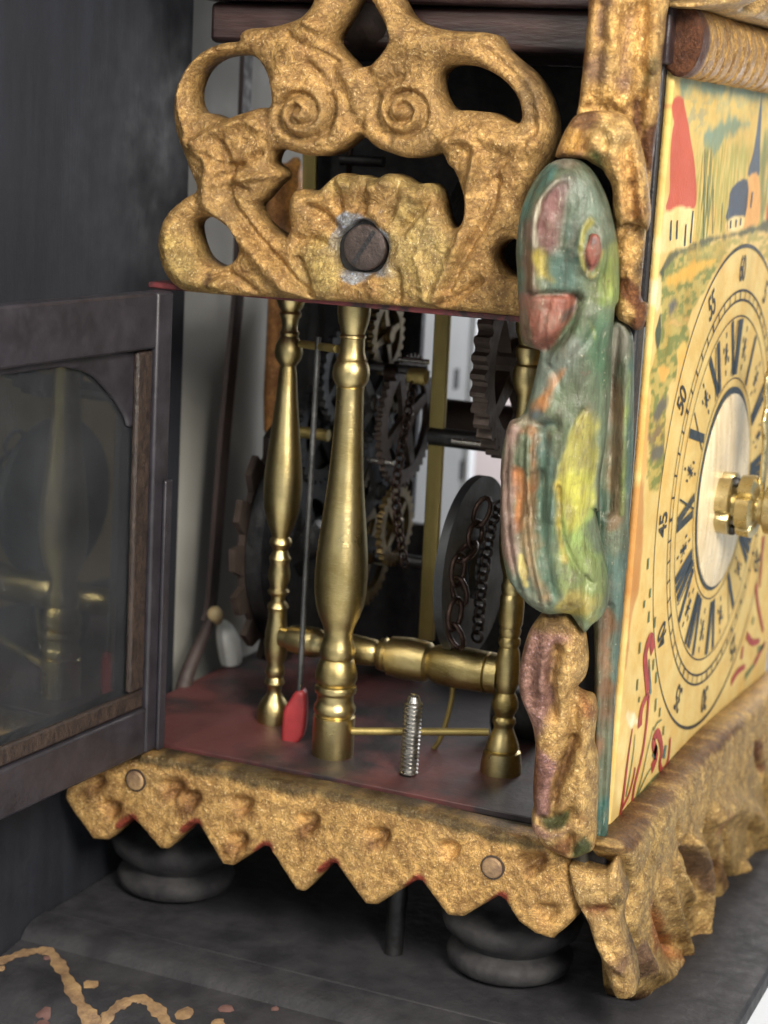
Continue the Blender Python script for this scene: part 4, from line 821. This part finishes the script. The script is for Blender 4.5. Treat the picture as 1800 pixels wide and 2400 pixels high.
# ================================================================== dial
YC, ZC = .765, .586
pdl = Plane((1.0, 0, 0), (0, 1, 0), (0, 0, 1))
zA = lambda p: zz(.2712, (1400, 500), p); zB = lambda p: zz(.4296, (1400, 1050), p)
dout = [(.078, 1.50), (.072, 1.2), (.067, .8), (.060, .4), (.052, .15), (.046, -.028), (.30, -.030), (.8, -.031), (1.2, -.03), (1.452, -.03), (1.452, 1.5), (1.0, 1.5), (.5, 1.5)]
streak = lambda Q: sstep(.38, .62, fbm(Q, 30, 4, 3, 90))
vst = lambda Q: sstep(.35, .6, fbm(Q, 90, 3, 8, 12))
CREAM = (.68, .50, .19)
mir = lambda p: p
GR = (.20, .22, .065)
hill = zA([(556,500),(585,420),(640,335),(760,290),(900,245),(1060,235),(1180,225),(1080,380),(1010,510),(930,640),(840,790),(772,960),(795,1060),(770,1140),(690,1190),(690,1320),(660,1440),(600,1560),(590,1800),(575,2000),(560,2212)])+zB([(345,140),(330,220),(300,235),(275,200),(262,60)])+zA([(440,2100),(430,1950),(455,1600),(450,1420),(500,1200),(550,1000),(550,760)])
dp = [
 (z8([(600, 620), (1422, 600), (1700, 640), (2400, 700), (2400, 1900), (1422, 1640), (1150, 1700), (840, 1800), (690, 1600), (660, 1000)]), (.62, .46, .15), .02, .02),
 (z8([(770, 560), (1000, 590), (1422, 660), (2400, 760), (2400, 900), (1422, 760), (1250, 720), (1000, 700), (830, 660), (790, 800)]), (.20, .27, .20), .016, .02),
 (z8([(790, 640), (900, 720), (1422, 760), (1422, 860), (1200, 800), (900, 820), (830, 900)]), (.40, .38, .20), .02, .02, streak),
 (z8([(950, 1000), (1060, 890), (1180, 860), (1290, 890), (1260, 960), (1110, 1020), (1040, 1130), (990, 1120)]), (.22, .29, .20), .012, .02),
 (z8([(840, 760), (960, 800), (920, 950), (840, 1000)]), (.42, .36, .18), .02, .02, streak),
 (z8([(900, 1150), (1000, 1100), (1200, 1050), (1422, 1200), (1422, 1640), (1110, 1700), (940, 1770), (880, 1750)]), (.40, .36, .10), .02, .02, vst),
 (z8([(930, 1150), (1010, 1150), (1010, 1720), (930, 1760)]), (.22, .22, .07), .010, .02, vst), (z8([(1380, 1000), (1440, 1000), (1440, 1600), (1370, 1620)]), (.22, .24, .10), .012, .02, vst),
 (z8([(705, 780), (735, 712), (785, 715), (805, 800), (830, 930), (850, 1060), (880, 1260), (890, 1430), (872, 1545), (780, 1565), (664, 1555), (688, 1430), (694, 1200), (705, 1000), (725, 905), (712, 850)]), (.50, .105, .062), .0035, .004),
 (z8([(668, 1562), (862, 1552), (845, 1810), (760, 1830), (610, 1880), (640, 1700)]), (.78, .60, .27), .004, .004),
 (z8([(1374, 690), (1360, 1100), (1352, 1305), (1268, 1300), (1310, 1120), (1345, 900)]), (.10, .12, .15), .0035, .003),
 (z8([(1274, 1316), (1352, 1308), (1352, 1650), (1236, 1690), (1250, 1600)]), (.68, .36, .11), .004, .004), (z8([(1266, 1338), (1152, 1388), (1124, 1540), (1112, 1628), (1250, 1596)]), (.075, .09, .12), .003, .003),
 (z8([(1120, 1632), (1236, 1600), (1228, 1692), (1112, 1708)]), (.80, .62, .30), .004, .003), (z8([(1420, 1500), (1480, 1480), (1500, 1640), (1410, 1660)]), (.5, .12, .06), .006, .006),
 (hill, (.46, .36, .105), .006, .012), (hill, GR, .006, .012, streak),
 (zA([(560, 480), (640, 345), (780, 285), (900, 225), (1100, 190), (1300, 130), (1475, 60), (1700, 20), (1900, 60), (1900, 200), (1475, 160), (1250, 190), (1060, 215), (900, 275), (720, 350), (640, 400), (590, 480)]), (.115, .115, .065), .006, .010),
 (zA([(900, 280), (1150, 210), (1475, 150), (1475, 420), (1340, 270), (1200, 300), (1080, 380), (960, 400), (760, 380)]), (.40, .34, .11), .014, .02, streak),
 (zA([(590, 600), (620, 550), (760, 470), (860, 420), (980, 395), (1040, 400), (930, 470), (840, 540), (720, 590), (610, 630)]), (.66, .40, .075), .007, .010),
 (zA([(570, 960), (690, 900), (790, 880), (770, 960), (640, 1010)]), (.55, .36, .12), .008, .012, streak), (zA([(520, 1330), (620, 1340), (570, 1490), (540, 1420)]), (.68, .40, .10), .005, .008), (zA([(680, 1180), (760, 1130), (760, 1250), (700, 1340)]), (.72, .47, .13), .008, .012),
 (zA([(590, 780), (680, 730), (690, 800), (620, 850)]), (.12, .12, .11), .012, .02), (zA([(490, 1700), (590, 1620), (580, 1720), (480, 1800)]), (.14, .13, .10), .012, .02), (zA([(460, 2050), (560, 2000), (550, 2120), (470, 2130)]), (.14, .13, .10), .010, .02), (zA([(440, 1900), (560, 1840), (560, 1960), (450, 2000)]), (.24, .18, .10), .012, .02, streak),
 (zA([(510, 960), (545, 860), (545, 1080), (515, 1180), (495, 1040)]), (.08, .10, .06), .004, .006), (zA([(530, 520), (570, 450), (570, 560)]), (.08, .10, .06), .004, .006),
 (zA([(390, 1650), (440, 1650), (420, 2212), (370, 2212)]), (.68, .40, .13), .010, .01), (zB([(205, 300), (250, 200), (230, 700), (190, 900), (165, 1150), (150, 1150), (185, 650)]), (.52, .27, .09), .008, .012), (zB([(160, 1450), (220, 1460), (225, 1520), (165, 1510)]), (.80, .72, .48), .006, .012), (zB([(120, 1350), (160, 1500), (130, 1900), (105, 1900)]), (.75, .58, .25), .008, .01),
 (zA([(500, 600), (545, 560), (535, 780), (500, 830)]), (.72, .60, .34), .005, .012)]
dial = relief('dial', M['dial'], clock, dout, pdl, .0042, .001, .004, .014, sm=1, colvar=.12, base=CREAM, paint=[(([tuple(q) for q in pdl.px(p[0])],)+tuple(p[1:])) for p in dp], raw=True)
XD = 1.0026
ink = lambda pts, wd, mat, name, lift=0.0, closed=False: MB().strip([(XD+lift, y, z) for y, z in pts], wd, np.array([1.0, 0, 0]), closed).build(name, M[mat], dial)
def dpx(pts): return [tuple(q) for q in pdl.px(pts)]
def ring(r, wd, mat, name='ring_line', wob=0.0, lift=0):
    pts = [(YC+r*math.sin(2*math.pi*k/160), ZC+r*math.cos(2*math.pi*k/160)) for k in range(160)]
    ws = [wd*(1+wob*max(0, abs(math.cos(2*math.pi*k/160))**6)) for k in range(160)]
    return ink(pts, ws, mat, name, lift, True)
ring(.556, .0034, 'thin_ink', wob=1.6); ring(.456, .003, 'thin_ink', wob=.8); ring(.434, .003, 'thin_ink', wob=.8); ring(.398, .0026, 'thin_ink', wob=.3); ring(.256, .0028, 'thin_ink'); 
for k in range(60):
    g = 2*math.pi*k/60; wd = .0075 if k % 5 == 0 else .0042
    MB().strip([(XD, YC+r*math.sin(g), ZC+r*math.cos(g)) for r in (.435, .455)], wd, np.array([1.0, 0, 0])).build('minute_tick', M['thin_ink'], dial)
pc = MB().lathe((1.001, YC, ZC), (1, 0, 0), [(0, .236), (.003, .236), (.0032, .228)], 72).build('medallion_ring', M['ink'], dial, smooth=True, sharp=35)
MB().lathe((1.003, YC-.004, ZC-.003), (1, 0, 0), [(0, .224), (.004, .224), (.006, .219), (.012, .15), (.014, .01)], 72).build('centre_medallion', M['pearl'], dial, smooth=True, sharp=50)
# roman hours
RN = ['XII', 'I', 'II', 'III', 'IIII', 'V', 'VI', 'VII', 'VIII', 'IX', 'X', 'XI']
def dl(g, x, r):       # local dial frame: x clockwise, r outward
    return (YC+r*math.sin(g)+x*math.cos(g), ZC+r*math.cos(g)-x*math.sin(g))
for h, s_ in enumerate(RN):
    g = 2*math.pi*h/12; mb = MB(); wds = {'I': .026, 'V': .058, 'X': .058}
    tot = sum(wds[c_] for c_ in s_); x = -tot/2; r0, r1 = .264, .390
    for c_ in s_:
        xc = x+wds[c_]/2; x += wds[c_]
        st = []
        if c_ == 'I': st = [((xc, r0), (xc, r1), .019)]
        if c_ == 'V': st = [((xc-.024, r1), (xc+.002, r0), .019), ((xc+.024, r1), (xc+.004, r0), .0045)]
        if c_ == 'X': st = [((xc-.026, r1), (xc+.026, r0), .020), ((xc+.022, r1), (xc-.022, r0), .0045)]
        for (xa_, ra), (xb_, rb), wd in st:
            sq = lambda xx, r: xx*(.55+.45*(r-r0)/(r1-r0))
            mb.strip([(XD+.0006*(len(mb.f) % 3), *dl(g, sq(xa_, ra), ra)), (XD+.0006*(len(mb.f) % 3), *dl(g, sq(xb_, rb), rb))], wd, np.array([1.0, 0, 0]))
    mb.build('roman_numeral', M['ink'], dial)
    g += math.pi/12; mb = MB()
    for k in range(3):
        aa = k*math.pi/3+.3; mb.strip([(XD+.0005*k, *dl(g, -.015*math.sin(aa), .33-.025*math.cos(aa))), (XD+.0005*k, *dl(g, .015*math.sin(aa), .33+.025*math.cos(aa)))], .004 if k else .010, np.array([1.0, 0, 0]))
    for (x_, r_) in ((0, .375), (0, .285), (-.022, .345), (.022, .31)):
        mb.strip([(XD, *dl(g, x_, r_-.007)), (XD, *dl(g, x_, r_+.007))], .006, np.array([1.0, 0, 0]))
    mb.build('star_mark', M['ink'], dial)
# minute figures
dg = bpy.context.evaluated_depsgraph_get
for k in range(1, 13):
    cu = bpy.data.curves.new('fig', 'FONT'); cu.body = str(k*5); cu.size = .082; cu.align_x = 'CENTER'; cu.align_y = 'CENTER'
    cu.space_character = .9; cu.offset = .0012
    tmp = bpy.data.objects.new('fig', cu); C.objects.link(tmp); bpy.context.view_layer.update()
    me = bpy.data.meshes.new_from_object(tmp.evaluated_get(dg())); bpy.data.objects.remove(tmp)
    me.materials.clear(); me.materials.append(M['ink'] if False else M['thin_ink'])
    g = 2*math.pi*k/12
    co = np.zeros(len(me.vertices)*3); me.vertices.foreach_get('co', co); co = co.reshape(-1, 3)
    off = np.array(clock.location)+np.array(dial.location)
    W = np.array([(XD, *dl(g, x_*.72, .503+y_)) for x_, y_, _ in co])-off
    me.vertices.foreach_set('co', W.ravel()); me.update()
    me.name = 'minute_figure'; link(bpy.data.objects.new('minute_figure', me), dial)
# painted windows, flourishes
def stroke(pts, w0, w1, mat, name, sm=True):
    p = np.array(dpx(pts)); p = spline(p, 6, False) if len(p) > 2 else p
    n = len(p); ws = [w0+(w1-w0)*i/(n-1) for i in range(n)]
    ink([tuple(q) for q in p], ws, mat, name, .0004)
for p in ([(697, 1630), (690, 1780)], [(742, 1630), (736, 1770)], [(806, 1660), (796, 1820)], [(858, 1560), (838, 1800)]): stroke(z8(p), .008, .010, 'ink', 'painted_window')
for p in ([(1140, 1630), (1135, 1690)], [(1180, 1625), (1174, 1680)], [(1214, 1615), (1208, 1668)], [(1300, 1420), (1285, 1540)]): stroke(z8(p), .010, .010, 'ink', 'painted_window')
for p in ([(945, 1100), (938, 1760)], [(1010, 1400), (1003, 1730)], [(1075, 1500), (1068, 1715)], [(970, 1300), (966, 1600)], [(1120, 1560), (1112, 1705)]): stroke(z8(p), .004, .004, 'greenink', 'painted_stem')
for p, a_, b_ in [([(110, 2060), (135, 1900), (160, 1700), (185, 1530)], .020, .006), ([(110, 2060), (180, 1980), (260, 1900), (298, 1858)], .018, .022), ([(180, 1975), (195, 1850), (240, 1660), (262, 1500), (275, 1350)], .014, .014), ([(270, 1330), (262, 1240), (255, 1140), (272, 1060), (288, 1045), (296, 1110)], .026, .030), ([(275, 1340), (250, 1380), (232, 1440), (225, 1520)], .012, .030), ([(130, 1960), (165, 1890), (190, 1800), (200, 1740)], .010, .008),
                  ([(290, 1750), (315, 1680), (300, 1600), (325, 1555), (345, 1640), (335, 1720), (350, 1760), (380, 1700), (392, 1580)], .028, .012)]:
    stroke(zB(p), a_, b_, 'redink', 'red_flourish')
for p, a_, b_ in [([(285, 1340), (280, 1240), (276, 1150)], .012, .006), ([(300, 1690), (318, 1620)], .030, .024), ([(355, 1690), (368, 1620)], .024, .016)]: stroke(zB(p), a_, b_, 'tealink', 'teal_flourish')
for p in ([(150, 1900), (185, 1700), (200, 1560)], [(200, 1920), (235, 1800), (270, 1640), (300, 1520)], [(215, 1890), (260, 1790), (290, 1740)], [(225, 1890), (300, 1800), (330, 1770)], [(300, 1540), (320, 1500), (345, 1480)]): stroke(zB(p), .007, .004, 'greenink', 'green_flourish')
for x, y, l in [(270, 630, 60), (282, 790, 50), (250, 850, 40), (275, 920, 60), (308, 950, 60), (225, 1090, 60), (300, 1180, 60), (212, 1290, 60), (315, 1250, 60), (312, 1400, 70), (335, 1440, 50), (355, 1540, 50), (222, 1370, 30), (430, 1680, 40), (460, 1640, 30), (395, 1750, 40)]:
    stroke(zB([(x+2, y-l/2), (x-2, y+l/2)]), .010, .012, 'greenink', 'leaf_dab')
for p in ([(860, 740), (870, 850), (900, 1000)], [(810, 1020), (840, 1060), (880, 1050)], [(850, 1180), (880, 1120), (910, 1060)], [(725, 1280), (760, 1220), (800, 1190)], [(780, 1150), (790, 1080)], [(900, 480), (890, 620), (880, 760)]): stroke(zB(p), .022, .014, 'redink', 'red_flourish')
for p in ([(840, 960), (850, 920)], [(870, 1100), (900, 1080)], [(800, 1250), (850, 1180)]): stroke(zB(p), .018, .012, 'greenink', 'green_flourish')
# hands and their hub
HY = .70; hub = empty('hand_hub', (0, 0, 0), 'x', 'y'); del hub['label']; del hub['category']; hub.parent = clock
HZ = .566
def hb(name, x0, prof, mat='brass_pale', n=36, lobes=0):
    mb = MB().lathe((x0, HY, HZ), (1, 0, 0), prof, n)
    if lobes:      # filed notches round the rim
        nv = []
        for x, y, z in mb.v:
            g = math.atan2(z-HZ, y-HY); r_ = math.hypot(y-HY, z-HZ)
            k = 1-.26*math.exp(-((((g+.5)*lobes/(2*math.pi)) % 1.0-.5)/.075)**2)*(1 if r_ > .045 else 0)
            nv.append((x, HY+(y-HY)*k, HZ+(z-HZ)*k))
        mb.v = nv
    return mb.build(name, M[mat], hub, smooth=True, sharp=35)
hb('collar', .972+.034, [(0, .062), (.004, .070), (.038, .072), (.042, .066)], n=72, lobes=4); hb('hub_core', 1.04, [(0, .040), (.10, .040)])
hb('collar', 1.056, [(0, .050), (.006, .070), (.036, .072), (.044, .062), (.05, .04)], n=72, lobes=5); hb('collar', 1.118, [(0, .05), (.004, .058), (.03, .058), (.036, .052)]); hb('nut', 1.16, [(0, .04), (.004, .046), (.02, .046), (.026, .03), (.05, .022)])
for g in (1.2, -1.2): MB().lathe((1.051, HY-.055*math.cos(g), HZ+.055*math.sin(g)), (-.0, -.8, .5 if g > 0 else -.5), [(0, .011), (.012, .012), (.016, .008)], 12).build('pin', M['iron'], hub, smooth=True)
ph = Plane((1.105, HY, HZ), (0, 1, 0), (0, 0, 1))
def handshape(pts): return [(y, z) for y, z in pts]
relief('hour_hand', M['brass_pale'], clock, [(-.014, .03), (-.012, .14), (-.03, .17), (-.045, .20), (-.03, .23), (-.05, .26), (-.052, .30), (-.028, .32), (-.018, .36), (0, .42), (.018, .36), (.028, .32), (.052, .30), (.05, .26), (.03, .23), (.045, .20), (.03, .17), (.012, .14), (.014, .03)], ph, .0035, .006, .008, .006, holes=[[(-.028, .27), (-.012, .255), (-.008, .29), (-.02, .30)], [(.028, .27), (.012, .255), (.008, .29), (.02, .30)]], raw=True)
ph = Plane((1.135, HY, HZ), (0, .2, .98), (0, -.98, .2))
relief('minute_hand', M['brass_pale'], clock, [(.03, -.014), (.20, -.012), (.24, -.04), (.30, -.035), (.36, -.012), (.46, -.004), (.46, .004), (.36, .012), (.30, .035), (.24, .04), (.20, .012), (.03, .014)], Plane((1.135, HY, HZ), (0, .85, .52), (0, -.52, .85)), .0035, .006, .008, .006, raw=True)

# ---- roped cornice over the dial and crest above it
cx_, cz_ = 1.012, 1.545; V = []; F = []; n1, n2 = 300, 40
y0, y1 = .062, 1.47
for i in range(n1+1):
    y = y0+(y1-y0)*i/n1
    for k in range(n2):
        g = 2*math.pi*k/n2
        ph_ = (y*15.5+(g-math.pi)/(2*math.pi)*1.2) % 1.0
        gr = 0 if y < y0+.075 else math.exp(-((ph_-.5)/.10)**2)
        r = .066-.010*gr+.003*(vnoise(np.array([y*40]), np.array([g*4]))[0]-.5)-(.012 if y < y0+.002 else 0)
        V.append((cx_+.62*r*math.cos(g), y, cz_+r*math.sin(g)))
for i in range(n1):
    for k in range(n2): F.append((i*n2+k, i*n2+(k+1) % n2, (i+1)*n2+(k+1) % n2, (i+1)*n2+k))
V.append((cx_, y0+.004, cz_)); kk_ = len(V)-1
F += [(kk_, (k+1) % n2, k) for k in range(n2)]+[tuple(n1*n2+k for k in range(n2))[::-1]]
V = np.array(V)
dark = 1-sstep(y0+.045, y0+.075, V[:, 1]+.012*(vnoise(V[:, 2]*60, V[:, 0]*60)-.5))
col = np.array([1.05, .95, .8])*(1-dark[:, None])+np.array([.22, .12, .12])*dark[:, None]
mesh_obj('roped_cornice', V, F, M['gilt'], clock, True, np.clip(col, 0, 1.2)).data.flip_normals()
MB().box((.93, .03, 1.50), (1.0, 1.49, 1.62)).build('cornice_backing', M['hood'], clock, bevel=.006)
pk = Plane((1.05, .4, 1.6), (0, 1, 0), (0, 0, 1))
cr = z8([(870, 50), (940, -40), (1060, -120), (1200, -300), (1500, -500), (2400, -500), (2400, 350), (1700, 250), (1422, 190), (1250, 150), (1050, 85)])
relief('carved_crest', M['gilt'], clock, cr, pk, .006, .05, .05, .05, (), [(z8([(1120, 90), (1250, -20), (1300, -200)]), .02, -.035), (z8([(1330, 170), (1340, 60), (1400, -100)]), .016, -.03), (z8([(1000, 0), (1150, -60)]), .03, .02)], noise=[(16, .02)], colvar=.3)

# ================================================================== the open side door
HNG = np.array([-.02, -.018, 0.0]); th = R(93)
DU = np.array([math.cos(th), -math.sin(th), 0]); DN = np.array([-DU[1], DU[0], 0])
if DN @ (CAM-HNG) < 0: DN = -DN
door = empty('door', (0, 0, 0), 'x', 'y'); del door['category']; door['label'] = 'glazed black side door of the clock standing open'; door.parent = clock
def dbox(mb, u0, u1, z0, z1, w0, w1):
    V = [HNG+DU*u+DN*w_+np.array([0, 0, z]) for z in (z0, z1) for u, w_ in ((u0, w0), (u1, w0), (u1, w1), (u0, w1))]
    return mb.add(V, [(0,3,2,1),(4,5,6,7),(0,1,5,4),(1,2,6,5),(2,3,7,6),(3,0,4,7)])
pdr = Plane(tuple(HNG), tuple(DU), (0, 0, 1))
pdr = Plane(tuple(HNG+DN*.012), tuple(DU), (0, 0, 1))
q = pdr.px([(358, 1200), (318, 1200), (352, 820), (0, 850), (345, 1660), (0, 1797), (0, 1757), (180, 862), (298, 1618)])
ub, ug = q[0][0], q[1][0]; zt = q[2][1]; zb = q[4][1]
WD = 1.04      # door width
w0, w1 = -.035, .012
dbox(MB(), .006, ub, .0, 1.0, w0, w1).build('hinge_stile', M['doorwood'], door, bevel=.006)
dbox(MB(), WD-ub, WD, .0, 1.0, w0, w1).build('lock_stile', M['doorwood'], door, bevel=.006)
dbox(MB(), ub+.001, WD-ub-.001, zt, 1.0, w0, w1-.001).build('top_rail', M['doorwood'], door, bevel=.006)
dbox(MB(), ub+.001, WD-ub-.001, .0, zb, w0, w1-.001).build('bottom_rail', M['doorwood'], door, bevel=.006)
dbox(MB(), .004, .030, .0, .60, w1+.001, w1+.010).build('hinge_strip', M['doorwood'], door, bevel=.003)
# glazing bead round the inside
bw = max(ug-ub, .02)*.85
for nm, a_ in (('bead', (ub+.001, ub+bw, zb+bw*.8, zt-.004)), ('bead', (WD-ub-bw, WD-ub-.001, zb+bw*.8, zt-.004)), ('bead', (ub+.001, WD-ub-.001, zb+.001, zb+bw*.8-.002))):
    dbox(MB(), a_[0], a_[1], a_[2], a_[3], -.012, .003).build(nm, M['bead'], door, bevel=.006, seg=3)
# arched spandrel board inside the top
arch = pdr.px(zz(.3618, (0, 600), [(960, 1080), (905, 1120), (880, 1060), (830, 970), (760, 880), (680, 795), (600, 752), (500, 735), (400, 738)]))
uc = WD/2
la = [(ub+.001, zt-.002), (ub+.001, arch[0][1])]+[(a_[0], a_[1]) for a_ in arch[1:]]
right = [p for p in la if p[0] < uc]; left = [(WD-p[0], p[1]) for p in right[::-1]]
spd = right+left
# the outline runs: top-left corner, down the hinge side, over the arch, down the far side, back along the top
def ccw(p): return p
relief('arched_spandrel', M['doorwood'], door, spd, Plane(tuple(HNG+DN*-.014), tuple(DU), (0, 0, 1)), .006, .004, .006, .008, raw=True)
dbox(MB(), ub-.01, WD-ub+.01, zb-.01, zt+.01, -.027, -.023).build('glass_pane', M['glass'], door)
